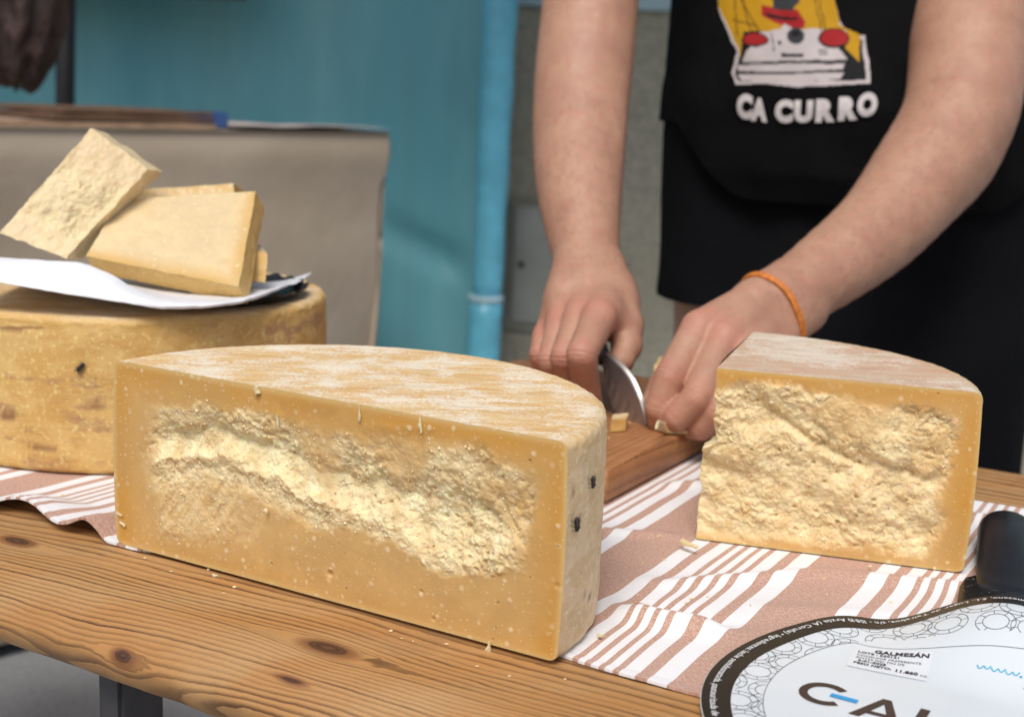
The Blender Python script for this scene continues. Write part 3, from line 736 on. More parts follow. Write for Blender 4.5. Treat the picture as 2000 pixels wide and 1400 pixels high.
qe = np.interp(X, [290, 540, 700, 900, 1040], [1.1, 1.1, .6, .35, .5]); rough = np.where(q < 1, sst(-.02, .16, q)*np.interp(q, [0, .35, .5], [.6, .75, 1.0]), sst(1.15, .5, qq/qe)*.8)*inx
for poly, dv in ([(545, 795), (655, 806), (658, 890), (640, 965), (612, 945), (585, 890)], -.004), ([(712, 846), (838, 848), (826, 905), (783, 962), (748, 930)], -.004), ([(930, 960), (1000, 930), (1030, 990), (985, 1050)], -.002):
    wpx, wpy = px+wx*.5, py+wy*.5
    cxp, cyp = np.mean([p[0] for p in poly]), np.mean([p[1] for p in poly])
    mk = np.zeros_like(px)
    for sc_ in np.linspace(1.3, .7, 13): mk += in_poly(wpx, wpy, [(cxp+(a-cxp)*sc_, cyp+(b-cyp)*sc_) for a, b in poly])/13
    mk = sst(0, 1, mk)
    ii = (py-poly[0][1])/150.0
    dep = dep*(1-mk)+(.62*dep+dv*.25)*mk; rough = rough*(1-.6*mk)
rim = np.minimum(np.minimum(top, bot), np.minimum(ra, rb)); live = sst(.0, .010, rim)
cr = crumble(P, 80)
# knife-drag fibres at the lower left of the break
an = fbm(np.stack([(px*.9+py*.45)*.055, (py*.9-px*.45)*.010, px*0], -1), 3, 84); fibz = sst(290, 330, px)*sst(560, 420, px)*sst(915, 950, py)*sst(1075, 1030, py)
rough = np.maximum(rough, fibz*.38)
disp = dep+cr*rough*(1.1-.45*sst(.4, .6, q)*sst(1.05, .85, q)*sst(900, 700, X))+fibz*.0022*an+.0004*fbm(P*60, 3, 85)
f1, v1 = worley(P*75, 88); pit = (v1 > .80)*sst(.20, .10, f1)*sst(1000, 1040, py-0*px)*(1-rough)
disp = disp-.0022*pit
f1, v1 = worley(P*190, 188); disp = disp-.0024*(v1 > .80)*sst(.34, .16, f1)*rough*sst(.3, .5, q)*sst(1.5, 1.1, q)
disp *= live
P2 = P.copy(); P2[..., 0] += fn[0]*disp; P2[..., 1] += fn[1]*disp
P2[..., 2] += live*rough*.0012*fbm(P*120, 2, 89)
edge = np.maximum.reduce([np.exp(-(top/.020)**2), np.exp(-(np.minimum(ra, rb)/.019)**2), .35*np.exp(-(bot/.012)**2)])
lip = .8*np.exp(-(rim/.0028)**2)
g = Geo(); g.grid(P2, flip=True, rough=(rough*live).ravel(), edge=edge.ravel(), lip=lip.ravel()); link('cut_face', g.mesh('cut_face'), PASTE_A, half)
grains(P2, fn, rough*live+.006, 900, 301, half, PASTE_GRAIN)
def inner_half(j, tz):
    r = float(prof(tz)); sB = hit_circle(FC, d_, FRONT_O, r); sA = hit_circle(FC, -d_, FRONT_O, r); s_ = sB-(sA+sB)*j
    return np.stack([FC[0]+d_[0]*s_, FC[1]+d_[1]*s_, np.full_like(s_, Z0+tz)], -1)
g = rind_geo(FC, -d_, d_, FRONT_O, inner_half, spots=[(1118, 957, 5, 9), (1147, 1164, 9, 5), (1132, 990, 3, 4), (1150, 1090, 3, 4)], n_arc=320)
link('rind', g.mesh('rind'), RIND_FRONT, half)

# --- right-hand wedge
wedge = thing('cheese_wedge', (WC[0], WC[1], Z0), 'thick wedge of hard cheese with a crumbly face, right of the cutting board', 'cheese')
e1 = (WD-WC)/np.linalg.norm(WD-WC); e2 = (WE-WC)/np.linalg.norm(WE-WC)
n1 = np.array([e1[1], -e1[0]]); n2 = np.array([-e2[1], e2[0]])
def left_step(tz, Pq):
    """the left edge is broken: the lower half stands further out"""
    return .0068*sst(HW*.585, HW*.54, tz)-.0030-.0035*np.exp(-((tz-HW*.585)/.005)**2)
P, s, t, top, bot, ra, rb = cut_grid(WC, None, e1, WO, 320, 205)
px, py = proj(P)
wx = 26*fbm(P*55, 5, 90, .6); wy = 26*fbm(P*55+3, 5, 91, .6); X, Y = px+wx, py+wy
ytop = np.interp(X, [1390, 1450, 1550, 1650, 1800, 1930], [760, 748, 752, 775, 800, 815])
xr = np.interp(Y, [780, 880, 1000, 1120], [1880, 1870, 1838, 1810]); yb = np.interp(X, [1370, 1500, 1700, 1860], [1070, 1062, 1070, 1090])
rough = sst(-8, 14, Y-ytop)*sst(10, -25, X-xr)*sst(14, -14, Y-yb)
mk = np.zeros_like(px)
for poly in ([(1640, 775), (1760, 785), (1760, 820), (1660, 870), (1600, 830), (1575, 800)], [(1770, 850), (1860, 820), (1850, 910), (1800, 950), (1775, 900)]):
    cxp, cyp = np.mean([p[0] for p in poly]), np.mean([p[1] for p in poly])
    for sc_ in (1.15, 1.05, .95, .85): mk += in_poly(px+wx*.6, py+wy*.6, [(cxp+(a-cxp)*sc_, cyp+(b-cyp)*sc_) for a, b in poly])*.25
rough *= (1-.6*np.clip(mk, 0, 1))
rim = np.minimum(np.minimum(top, bot), rb); live = sst(0, .010, rim)
big = .0085*fbm(np.stack([P[..., 0]*24, P[..., 1]*24, P[..., 2]*34+P[..., 0]*14], -1), 3, 92)
gash = -.007*np.exp(-((py-(820+.55*(px-1520)+12*fbm(P*50, 2, 93)))/9)**2)*sst(1480, 1540, px)*sst(1720, 1640, px)
gash += -.006*np.exp(-((py-(900+.35*(px-1700)))/10)**2)*sst(1690, 1730, px)*sst(1830, 1790, px)
cr = crumble(P, 95, 1.1)
f1, v1 = worley(P*170, 198)
disp = (big+cr*1.1+gash*.8-.0024*(v1 > .84)*sst(.34, .16, f1))*rough*live+.0004*fbm(P*60, 3, 96)*live-.002*live*rough
lf = np.exp(-(s/.010)**2); st_ = left_step(t, P)+.0022*fbm(P*75, 3, 97)*sst(0, .02, bot)*sst(0, .03, top)
P2 = P.copy(); 
for k_ in (0, 1): P2[..., k_] += n1[k_]*disp-e1[k_]*st_*np.exp(-(s/.03)**2)
edge = np.maximum.reduce([np.exp(-(top/.017)**2), np.exp(-(rb/.022)**2), .4*np.exp(-(bot/.010)**2)])
lip = .6*np.exp(-(rim/.0025)**2)
g = Geo(); g.grid(P2, flip=True, rough=(rough*live).ravel(), edge=edge.ravel(), lip=lip.ravel())
grains(P2, n1, rough*live+.006, 700, 302, wedge, PASTE_GRAIN)
P, s, t, top, bot, ra, rb = cut_grid(WC, None, e2, WO, 200, 205)
rough2 = sst(.012, .022, top)*sst(.006, .014, bot)*sst(.015, .03, rb); live = sst(0, .010, np.minimum(np.minimum(top, bot), rb))
disp = (.006*fbm(P*30, 3, 98)+crumble(P, 99))*rough2*live*sst(0, .02, s)
st_ = left_step(t, P)+.0022*fbm(P*75, 3, 97)*sst(0, .02, bot)*sst(0, .03, top)
# the two cut faces share their front corner
Q2 = P.copy(); corner = P2[0]
for k_ in (0, 1): Q2[..., k_] += n2[k_]*disp
Q2 += (corner-Q2[0])[None]*np.exp(-(s/.03)**2)[..., None]
edge = np.maximum.reduce([np.exp(-(top/.017)**2), np.exp(-(rb/.022)**2), .4*np.exp(-(bot/.010)**2)])
g.grid(Q2, flip=False, rough=(rough2*live).ravel(), edge=edge.ravel())
link('cut_face', g.mesh('cut_face'), PASTE_B, wedge)
def inner_wedge(j, tz):
    r = float(prof(tz)); sB = hit_circle(WC, e1, WO, r); sA = hit_circle(WC, e2, WO, r); k0 = corner[-1] if tz > .06 else corner[0]
    D = WC+e1*sB; E = WC+e2*sA; o = []
    for x in j:
        a, b, f = (D, k0[:2], x*2) if x < .5 else (k0[:2], E, x*2-1); o.append([*(a+(b-a)*f), Z0+tz])
    return np.array(o)
g = rind_geo(WC, e2, e1, WO, inner_wedge, n_arc=240); link('rind', g.mesh('rind'), RIND_RIGHT, wedge)

# --- whole wheel at the left
wheel = thing('whole_cheese', (WHEEL_O[0], WHEEL_O[1], Z0), 'whole mustard-coloured cheese wheel at the left carrying the cheese tray', 'cheese')
g = rind_geo(None, None, None, WHEEL_O, lambda j, tz: np.stack([np.full_like(j, WHEEL_O[0]), np.full_like(j, WHEEL_O[1]), np.full_like(j, Z0+tz)], -1),
             spots=[(20, 812, 18, 10), (60, 838, 10, 3), (190, 790, 24, 6), (85, 875, 30, 4), (30, 640, 60, 3)], n_arc=520, full=True)
o = link('rind', g.mesh('rind'), RIND_LEFT, wheel)

# --- slabs on the tray
def slab(name, front, depth, mat_i, rind_i, label, seed, rough_rect=None, amp=.0025, rind_faces=(), parent_loc=None, n=110, rgh=1.0, group='cheese pieces on the tray'):
    """front: 4 corners (TL, TR, BR, BL) of the face towards the viewer; depth: vector to its back face"""
    TL, TR, BR, BL = [np.array(p, float) for p in front]; dv = np.array(depth, float)
    th = thing(name, (BL+BR)/2+dv/2, label, 'cheese', group)
    def face(a, b, c, d, nm, rr, rim_, kk):
        m_ = max(8, int(n*np.linalg.norm(d-a)/max(np.linalg.norm(b-a), 1e-6))); m_ = min(m_, n)
        S, Tt = np.meshgrid(np.linspace(0, 1, n), np.linspace(0, 1, m_), indexing='ij')
        Pq = a*((1-S)*(1-Tt))[..., None]+b*(S*(1-Tt))[..., None]+c*(S*Tt)[..., None]+d*((1-S)*Tt)[..., None]
        return Pq, S, Tt
    N = np.cross(TR-TL, BL-TL); N /= np.linalg.norm(N); N = N if np.dot(N, dv) < 0 else -N
    g = Geo(); gr = Geo()
    bk = [p+dv for p in (TL, TR, BR, BL)]
    fs = dict(front=(TL, TR, BR, BL), back=(bk[1], bk[0], bk[3], bk[2]), top=(bk[0], bk[1], TR, TL), bottom=(BL, BR, bk[2], bk[3]), left=(bk[0], TL, BL, bk[3]), right=(TR, bk[1], bk[2], BR))
    for kk, (a, b, c, d) in fs.items():
        Pq, S, Tt = face(a, b, c, d, kk, 0, 0, kk)
        w = np.linalg.norm(b-a); h = np.linalg.norm(d-a)
        # edge wobble keeps neighbouring faces together because it depends on the place only
        wob = np.stack([fbm(Pq*85, 4, seed+i, .6) for i in range(3)], -1)*amp*.8
        Pq = Pq+wob
        if kk in ('front', 'back') and rough_rect:
            ed_ = np.minimum(np.minimum(S, 1-S)*w, np.minimum(Tt, 1-Tt)*h); live = sst(0, .006, ed_)
            x0, x1, y0, y1 = rough_rect; S2 = S+.08*fbm(Pq*60, 3, seed+5); T2 = Tt+.08*fbm(Pq*60+4, 3, seed+6)
            r_ = sst(x0-.05, x0+.05, S2)*sst(x1+.05, x1-.05, S2)*sst(y0-.05, y0+.05, T2)*sst(y1+.05, y1-.05, T2)*rgh
            Pq = Pq+N*((crumble(Pq, seed+8)*.9+.005*fbm(Pq*40, 2, seed+9))*r_*live)[..., None]
        else: r_ = np.zeros_like(S)
        if kk in rind_faces: gr.grid(Pq, side=1.0, spot=0.0, rimc=.4); continue
        e = np.zeros_like(S)
        sides = {'front': ('left', 'right', 'top', 'bottom'), 'back': ('right', 'left', 'top', 'bottom'), 'top': ('left', 'right', 'back', 'front'), 'bottom': ('left', 'right', 'front', 'back'), 'left': ('back', 'front', 'top', 'bottom'), 'right': ('front', 'back', 'top', 'bottom')}[kk]
        for nm, dd in zip(sides, (S*w, (1-S)*w, Tt*h, (1-Tt)*h)):
            if nm in rind_faces: e = np.maximum(e, np.exp(-(dd/.010)**2))
        g.grid(Pq, rough=r_.ravel(), edge=e.ravel())
    link('paste', recalc(g.mesh('paste')), mat_i, th)
    if rind_faces: link('rind', recalc(gr.mesh('rind')), rind_i, th)
    return th
TZ = Z0+HW
YT = 1.13
# big slab leaning back over the one beneath
slab('cheese_slab', [ony(232, 390, 1.215), ony(500, 374, 1.215), ony(466, 560, 1.118), ony(168, 500, 1.118+.02)], ony(500, 374, 1.19)*0+np.array([.005, .014, -.0165]), PASTE_C, RIND_LEFT,
     'large smooth pale cheese slab lying on top at the right of the tray', 210, None, .0012, ('right', 'bottom'))
slab('cheese_slab', [ony(252, 372, 1.262), ony(457, 358, 1.262), ony(455, 520, 1.225), ony(250, 500, 1.225)], np.array([.004, .03, -.01]), PASTE_C, RIND_LEFT,
     'cheese slab mostly hidden behind the large smooth slab', 220, None, .0012, ('top', 'right'))
slab('cheese_chunk', [ony(480, 484, 1.19), ony(522, 497, 1.19), ony(518, 552, 1.18), ony(476, 548, 1.18)], np.array([-.012, .035, .004]), PASTE_C, RIND_LEFT,
     'small cheese chunk peeping out at the right end of the tray', 230, None, .0012, ('front',))
slab('cheese_slab', [ony(178, 252, 1.205), ony(289, 330, 1.205), ony(128, 505, 1.145), ony(-2, 455, 1.145)], np.array([.004, .032, -.004]), PASTE_C, RIND_LEFT,
     'tilted crumbly cheese slab propped up at the left of the tray', 240, (.0, 1.0, .30, .82), .0022, (), rgh=1.2)

# black tray with wavy rim and white paper under the slabs
tray = thing('tray', (WHEEL_O[0], WHEEL_O[1]-.03, TZ), 'black disposable tray with wavy rim on the whole cheese wheel', 'tray')
tc = onz(352, 575, TZ+.008)[:2]+np.array([.0, .064]); a = np.linspace(0, 2*np.pi, 240, endpoint=False)
rows = []
for f, z in ((.0, .0012), (.5, .0012), (.86, .0012), (.90, .002), (.96, .006), (1.0, .009), (1.005, .0095), (1.0, .0087), (.955, .0052), (.89, .0006), (.5, .0004)):
    w = 1+.012*np.sin(a*28)*max(0, (f-.85)/.15)
    rows.append(np.stack([tc[0]+.099*f*w*np.cos(a), tc[1]+.094*f*w*np.sin(a), TZ+z+.0012*np.sin(a*28)*max(0, (f-.9)*10)], -1))
link('dish', Geo().grid(np.array(rows), wrap=True).mesh('dish'), plain('black_tray_plastic', (.02, .02, .024), .22), tray)
# paper: front flap rises in a curl at the left
pa = [(-60, 505, 1.10), (0, 502, 1.10), (70, 508, 1.095), (160, 512, 1.09), (215, 535, 1.082), (265, 565, 1.074), (310, 585, 1.068), (360, 590, 1.068), (430, 590, 1.075), (490, 580, 1.095), (555, 556, 1.16)]
pb = [(-60, 545, 1.062), (0, 552, 1.058), (70, 565, 1.056), (160, 580, 1.054), (215, 588, 1.054), (265, 597, 1.054), (310, 604, 1.055), (360, 605, 1.058), (430, 601, 1.066), (490, 590, 1.088), (562, 560, 1.158)]
up = np.array([ony(*p) for p in pa]); lo = np.array([ony(*p) for p in pb])
k = np.linspace(0, len(pa)-1, 120); rs = lambda A: np.stack([np.interp(k, np.arange(len(pa)), A[:, i]) for i in range(3)], -1)
up, lo = rs(up), rs(lo)
for _ in range(12):
    for A in (up, lo): A[1:-1] = .25*A[:-2]+.5*A[1:-1]+.25*A[2:]
lo[:, 2] = np.maximum(lo[:, 2], TZ+.002)
back = up+np.array([0, .16, 0]); back[:, 2] = TZ+.0085
f = np.linspace(0, 1, 16)[:, None, None]
out = lo[None]*(1-f)+up[None]*f; bul = np.sin(np.pi*f)*.006; out = out+bul*np.array([0, -1, .2])
inn = up[None]*(1-f)+back[None]*f; inn[..., 2] = np.where(f[..., 0] > 0, np.minimum(inn[..., 2], up[None, :, 2]*(1-f[..., 0])**3+(TZ+.0085)*(1-(1-f[..., 0])**3)), inn[..., 2])
Pp_ = np.concatenate([out, inn[1:]]); Pp_ = Pp_+np.stack([np.zeros_like(Pp_[..., 0]), .0025*fbm(Pp_*38, 3, 170), .0012*np.abs(fbm(Pp_*55, 3, 171))], -1)
me = Geo().grid(Pp_).mesh('paper')
po = tag(link('greaseproof_paper', me, WHITE_PAPER), 'white greaseproof paper curling up under the cheese slabs', 'paper')
sm = po.modifiers.new('thick', 'SOLIDIFY'); sm.thickness = .0004

# ------------------------------------------------------------------ cutting board, scraps
BOARDW = mat_wood('board_wood', (.47, .225, .095), (.20, .08, .035), (.40, .165, .06), freq=.6)
board = thing('cutting_board', T(-.58, 1.12, .004), 'thick wooden cutting board under the vendor\'s hands', 'cutting board')
bu, bv = [-.725, -.655, -.59, -.515, -.44], (.94, 1.30)
for i in range(4):
    a, b = bu[i]+.0002, bu[i+1]-.0002
    sec = np.array([(a, .006), (a, .0385), (a+.0015, .040)]+[(x, .040) for x in np.linspace(a+.004, b-.004, 14)]+[(b-.0015, .040), (b, .0385), (b, .006), (b-.0015, .0045), (a+.0015, .0045)])
    vs_ = np.linspace(bv[0], bv[1], 60); S = len(sec)
    UU = np.repeat(sec[None, :, 0], 60, 0); VV = np.repeat(vs_[:, None], S, 1); ZZ = np.repeat(sec[None, :, 1], 60, 0)-.008*0
    ZZ = .0042+(ZZ-.0045)*.75
    r, kn = ring_field(VV*.8+i*1.7, UU*1.0+.3*i, ZZ+.02*i, i+2)
    g = Geo(); g.grid(T(UU, VV, ZZ), wrap=True, ring=r.ravel(), knot=0.0); g.F.append(tuple(range(S))); g.F.append(tuple(59*S+k_ for k_ in range(S))[::-1])
    link('stave', recalc(g.mesh('stave', True)), BOARDW, board)
BZ = .0042+(.040-.0045)*.75                      # board surface

# ------------------------------------------------------------------ signed-distance modelling for the vendor
def sdf_mesh(prims, vox, k=.01, pad=.02):
    A = np.array([p[0] for p in prims]+[p[1] for p in prims]); R = max(max(p[2], p[3]) for p in prims)
    lo = A.min(0)-R-pad; hi = A.max(0)+R+pad; n = np.ceil((hi-lo)/vox).astype(int)+1
    D = np.full(n, 1.0, np.float32)
    ax = [np.arange(n[i], dtype=np.float32)*vox+lo[i] for i in range(3)]
    for pr in prims:
        a, b, ra, rb = np.array(pr[0], float), np.array(pr[1], float), pr[2], pr[3]; kk = pr[4] if len(pr) > 4 else k
        m = max(ra, rb)+kk*2+vox*2
        i0 = np.maximum(0, np.floor((np.minimum(a, b)-m-lo)/vox).astype(int)); i1 = np.minimum(n, np.ceil((np.maximum(a, b)+m-lo)/vox).astype(int)+1)
        x = ax[0][i0[0]:i1[0], None, None]-a[0]; y = ax[1][None, i0[1]:i1[1], None]-a[1]; z = ax[2][None, None, i0[2]:i1[2]]-a[2]
        v = b-a; L2 = float(v@v)+1e-12
        t = np.clip((x*v[0]+y*v[1]+z*v[2])/L2, 0, 1)
        d = np.sqrt((x-t*v[0])**2+(y-t*v[1])**2+(z-t*v[2])**2)-(ra+(rb-ra)*t)
        sub = D[i0[0]:i1[0], i0[1]:i1[1], i0[2]:i1[2]]
        h = np.maximum(kk-np.abs(sub-d), 0)/kk
        sub[...] = np.minimum(sub, d)-h*h*kk*.25
    S = D < 0
    c = [S[i:S.shape[0]-1+i, j:S.shape[1]-1+j, l:S.shape[2]-1+l] for i in (0, 1) for j in (0, 1) for l in (0, 1)]
    cnt = sum(x.astype(np.int8) for x in c); act = (cnt > 0) & (cnt < 8); idx = np.argwhere(act); ids = np.full(act.shape, -1, np.int64); ids[act] = np.arange(len(idx))
    acc = np.zeros((len(idx), 3)); num = np.zeros(len(idx)); off = [(i, j, l) for i in (0, 1) for j in (0, 1) for l in (0, 1)]
    val = {o: D[idx[:, 0]+o[0], idx[:, 1]+o[1], idx[:, 2]+o[2]] for o in off}
    for o in off:
        for k_ in range(3):
            if o[k_] == 0:
                o2 = tuple(o[q_]+(q_ == k_) for q_ in range(3)); v0, v1 = val[o], val[o2]; cr_ = (v0 < 0) != (v1 < 0)
                t = np.where(cr_, v0/(v0-v1+1e-12), 0); p = np.repeat(np.array(o, float)[None], len(idx), 0); p[:, k_] += t
                acc += p*cr_[:, None]; num += cr_
    V = (idx+acc/num[:, None])*vox+lo
    F = []
    for k_ in range(3):
        a_, b_ = [q_ for q_ in range(3) if q_ != k_]
        s0 = [slice(None)]*3; s1 = [slice(None)]*3; s0[k_] = slice(0, -1); s1[k_] = slice(1, None)
        e0, e1_ = S[tuple(s0)], S[tuple(s1)]; e = np.argwhere(e0 != e1_)
        e = e[(e[:, a_] > 0) & (e[:, b_] > 0)]; sg = e0[e[:, 0], e[:, 1], e[:, 2]]
        q_ = []
        for (da, db) in ((1, 1), (0, 1), (0, 0), (1, 0)):
            w = e.copy(); w[:, a_] -= da; w[:, b_] -= db
            w[:, 0] = np.minimum(w[:, 0], act.shape[0]-1); w[:, 1] = np.minimum(w[:, 1], act.shape[1]-1); w[:, 2] = np.minimum(w[:, 2], act.shape[2]-1)
            q_.append(ids[w[:, 0], w[:, 1], w[:, 2]])
        q_ = np.stack(q_, 1); ok = (q_ >= 0).all(1); q_ = q_[ok]; sg = sg[ok]
        if k_ == 1: sg = ~sg
        q_[~sg] = q_[~sg][:, ::-1]; F.append(q_)
    return V, np.concatenate(F)
def smooth_mesh(V, F, it=2, lam=.5):
    E = np.concatenate([F[:, [0, 1]], F[:, [1, 2]], F[:, [2, 3]], F[:, [3, 0]]]); n = len(V)
    deg = np.bincount(E[:, 0], minlength=n)+np.bincount(E[:, 1], minlength=n)
    for _ in range(it):
        S = np.stack([np.bincount(E[:, 0], V[E[:, 1], k_], n)+np.bincount(E[:, 1], V[E[:, 0], k_], n) for k_ in range(3)], 1)
        V = V+lam*(S/deg[:, None]-V)
    return V
def chain(pts, k=None):
    """pts: (px, py, Y, radius in photo pixels) joints -> capsules"""
    W = [(ony(x, y, Y), r*Y/CAM_F) for x, y, Y, r in pts]
    return [(W[i][0], W[i+1][0], W[i][1], W[i+1][1])+((k,) if k else ()) for i in range(len(W)-1)]
kf = .0015
def fine(pts, n=4):
    P_ = np.array(pts, float); o_ = []
    for i in range(len(P_)-1):
        p0, p1, p2, p3 = P_[max(i-1, 0)], P_[i], P_[i+1], P_[min(i+2, len(P_)-1)]
        for t in np.linspace(0, 1, n, endpoint=False): o_.append(tuple(.5*((2*p1)+(p2-p0)*t+(2*p0-5*p1+4*p2-p3)*t*t+(3*p1-p0-3*p2+p3)*t**3)))
    return o_+[tuple(P_[-1])]
RIGHT = chain(fine([(1190, -420, 1.70, 92), (1172, -250, 1.66, 96), (1153, 0, 1.60, 90), (1141, 130, 1.56, 92), (1132, 240, 1.515, 89), (1131, 345, 1.46, 84), (1137, 437, 1.405, 73), (1147, 514, 1.36, 62), (1152, 565, 1.325, 58)]), .003)
RIGHT += chain(fine([(1178, 150, 1.54, 44), (1172, 290, 1.475, 42), (1160, 420, 1.41, 30)]), .008)+chain([(1150, 575, 1.315, 48), (1118, 640, 1.297, 40)], .012)+chain([(1100, 610, 1.305, 34), (1150, 650, 1.285, 36)], .01)
RIGHT += chain([(1120, 520, 1.345, 40), (1105, 580, 1.31, 42)], .012)+chain([(1185, 520, 1.345, 36), (1205, 590, 1.31, 40)], .012)
R_MCP = [(1170, 620, 1.245, 35), (1134, 618, 1.266, 34), (1097, 634, 1.286, 32), (1067, 656, 1.304, 28)]
R_PIP = [(1136, 692, 1.192, 31), (1102, 698, 1.228, 29), (1076, 704, 1.258, 27), (1056, 694, 1.286, 23)]
R_DIP = [(1147, 764, 1.216, 27), (1122, 768, 1.250, 27), (1094, 772, 1.274, 25), (1072, 752, 1.298, 22)]
R_TIP = [(1158, 796, 1.235, 22), (1140, 792, 1.265, 21), (1112, 795, 1.288, 20), (1092, 772, 1.308, 18)]
for i, (a, b, c, d) in enumerate(zip(R_MCP, R_PIP, R_DIP, R_TIP)):
    RIGHT += chain([((1195, 1160, 1130, 1110)[i], 560, 1.325, 36), (*a[:3], a[3]-2)], .009)
    RIGHT += chain([a, b], .003)+chain([b, c, d], kf)
RIGHT += chain([(1200, 575, 1.315, 42), (1222, 632, 1.285, 34)], .012)+chain([(1188, 622, 1.268, 34), (1216, 640, 1.275, 32)], .012)+chain([(1222, 634, 1.282, 34), (1224, 676, 1.262, 30), (1212, 706, 1.248, 25), (1203, 720, 1.243, 20)], .004)
LEFT = chain(fine([(1800, -420, 1.78, 105), (1860, -250, 1.74, 112), (1893, 0, 1.64, 112), (1890, 120, 1.58, 108), (1868, 235, 1.525, 104), (1795, 350, 1.465, 98), (1715, 448, 1.41, 87), (1612, 530, 1.345, 76), (1510, 600, 1.285, 62)]), .003)
LEFT += chain(fine([(1900, 200, 1.545, 84), (1858, 315, 1.50, 78), (1775, 405, 1.44, 68)]), .008)
LEFT += chain([(1540, 560, 1.31, 48), (1475, 590, 1.275, 48)], .012)+chain([(1570, 610, 1.30, 44), (1510, 650, 1.265, 46)], .012)
L_MCP = [(1366, 641, 1.222, 36), (1416, 661, 1.210, 37), (1450, 690, 1.204, 36), (1484, 722, 1.206, 32)]
L_PIP = [(1309, 735, 1.180, 32), (1360, 778, 1.160, 32), (1402, 806, 1.158, 31), (1440, 815, 1.166, 27)]
L_DIP = [(1287, 796, 1.176, 29), (1322, 814, 1.162, 29), (1370, 834, 1.166, 27), (1420, 835, 1.175, 22)]
L_TIP = [(1284, 822, 1.180, 21), (1306, 824, 1.168, 22), (1350, 838, 1.175, 21), (1405, 840, 1.18, 19)]
for i, (a, b, c, d) in enumerate(zip(L_MCP, L_PIP, L_DIP, L_TIP)):
    LEFT += chain([((1468, 1490, 1510, 1530)[i], (590, 605, 630, 650)[i], 1.275, 40), a], .006)
    LEFT += chain([a, b], .003)+chain([b, c, d], kf)
LEFT += chain([(1450, 620, 1.275, 40), (1362, 690, 1.262, 29), (1296, 748, 1.236, 26), (1268, 790, 1.218, 21)], .006)
HANDPTS = [(ony(*p[:3]), p[3]*p[2]/CAM_F) for p in R_MCP+R_PIP+L_MCP+L_PIP]
BC = np.array([.437, 1.83])                      # the vendor's trunk stands here
def cap3(a, b, ra, rb, k=.03): return (np.array(a, float), np.array(b, float), ra, rb, k)
shR, shL = ony(1190, -420, 1.70), ony(1800, -420, 1.78)
neck = np.array([BC[0]+.0, BC[1]-.03, max(shR[2], shL[2])+.02])
TRUNK = [cap3((BC[0]-.10, BC[1]+.01, .17), (BC[0]-.10, BC[1], neck[2]-.25), .11, .12), cap3((BC[0]+.10, BC[1]+.01, .17), (BC[0]+.10, BC[1], neck[2]-.25), .11, .12),
         cap3(shR, neck-np.array([0, 0, .04]), .06, .06), cap3(shL, neck-np.array([0, 0, .04]), .06, .06), cap3((BC[0], BC[1], neck[2]-.3), neck, .14, .07), cap3(neck, neck+np.array([-.01, -.04, .12]), .06, .058)]
hd = neck+np.array([-.015, -.06, .20])
TRUNK += [cap3(hd+np.array([0, .015, .03]), hd+np.array([0, .0, .04]), .09, .088), cap3(hd+np.array([0, -.02, -.04]), hd+np.array([0, -.035, -.07]), .062, .045), cap3(hd+np.array([0, -.082, .015]), hd+np.array([0, -.102, -.02]), .010, .016, .01)]
for s_ in (-1, 1): TRUNK += [cap3(hd+np.array([s_*.083, .01, .02]), hd+np.array([s_*.086, .012, -.015]), .014, .010, .008)]
for s_ in (-1, 1):
    hx = BC[0]+s_*.125
    TRUNK += [cap3((hx, BC[1], .10), (hx+s_*.02, BC[1]-.02, -.27), .095, .062), cap3((hx+s_*.02, BC[1]-.02, -.27), (hx+s_*.03, BC[1]+.02, GROUND+.10), .062, .042), cap3((hx+s_*.03, BC[1]+.03, GROUND+.05), (hx+s_*.05, BC[1]-.14, GROUND+.035), .040, .032)]
vend = thing('person', (BC[0], BC[1], GROUND), 'person in black printed T-shirt cutting cheese with both hands on the board', 'person')
g = Geo(); VS = []; FS = []; off = 0
for prims, vox, sm in ((RIGHT, .0019, 2), (LEFT, .0019, 2), (TRUNK, .007, 3)):
    V, F = sdf_mesh(prims, vox, .01); V = smooth_mesh(V, F, sm)
    VS.append(V); FS.append(F+off); off += len(V)
V = np.concatenate(VS); F = np.concatenate(FS)
red = np.zeros(len(V)); crs = np.zeros(len(V))
def fingers(M, Pp, D): return list(zip(M, Pp, D))
for a, b, c in fingers(R_MCP, R_PIP, R_DIP)+fingers(L_MCP, L_PIP, L_DIP):
    A, B, Cc = ony(*a[:3]), ony(*b[:3]), ony(*c[:3])
    for K, w in ((A, .018), (B, .013)): red = np.maximum(red, np.exp(-(np.linalg.norm(V-K, axis=1)/w)**2*1.0)*1.1)
    red = np.maximum(red, .6*np.exp(-(np.linalg.norm(V-Cc, axis=1)/.016)**2))
    ax = (Cc-A)/np.linalg.norm(Cc-A); rel = V-B; al = rel@ax; dd = np.linalg.norm(rel, axis=1)
    w = np.exp(-(dd/.013)**2)
    crs = np.maximum(crs, w*(np.exp(-((al-.001)/.0011)**2)+.6*np.exp(-((al+.0035)/.0009)**2)+.5*np.exp(-((al-.005)/.0009)**2)))
crs = np.clip(crs, 0, 1)
for a, b, c in fingers(R_MCP, R_PIP, R_DIP)+fingers(L_MCP, L_PIP, L_DIP):
    A, Cc = ony(*b[:3]), ony(*c[:3]); ax = (Cc-A)/np.linalg.norm(Cc-A); rel = V-Cc; crs = np.maximum(crs, .8*np.exp(-(np.linalg.norm(rel, axis=1)/.011)**2)*np.exp(-((rel@ax)/.0010)**2))
V = V+.0006*fbm(V*70, 3, 120)[:, None]*np.array([0, -1, 0])
me = mesh_from('body', V, F); attr(me, 'red', np.clip(red, 0, 1)); attr(me, 'crease', crs*.8)
link('body', me, SKIN, vend)
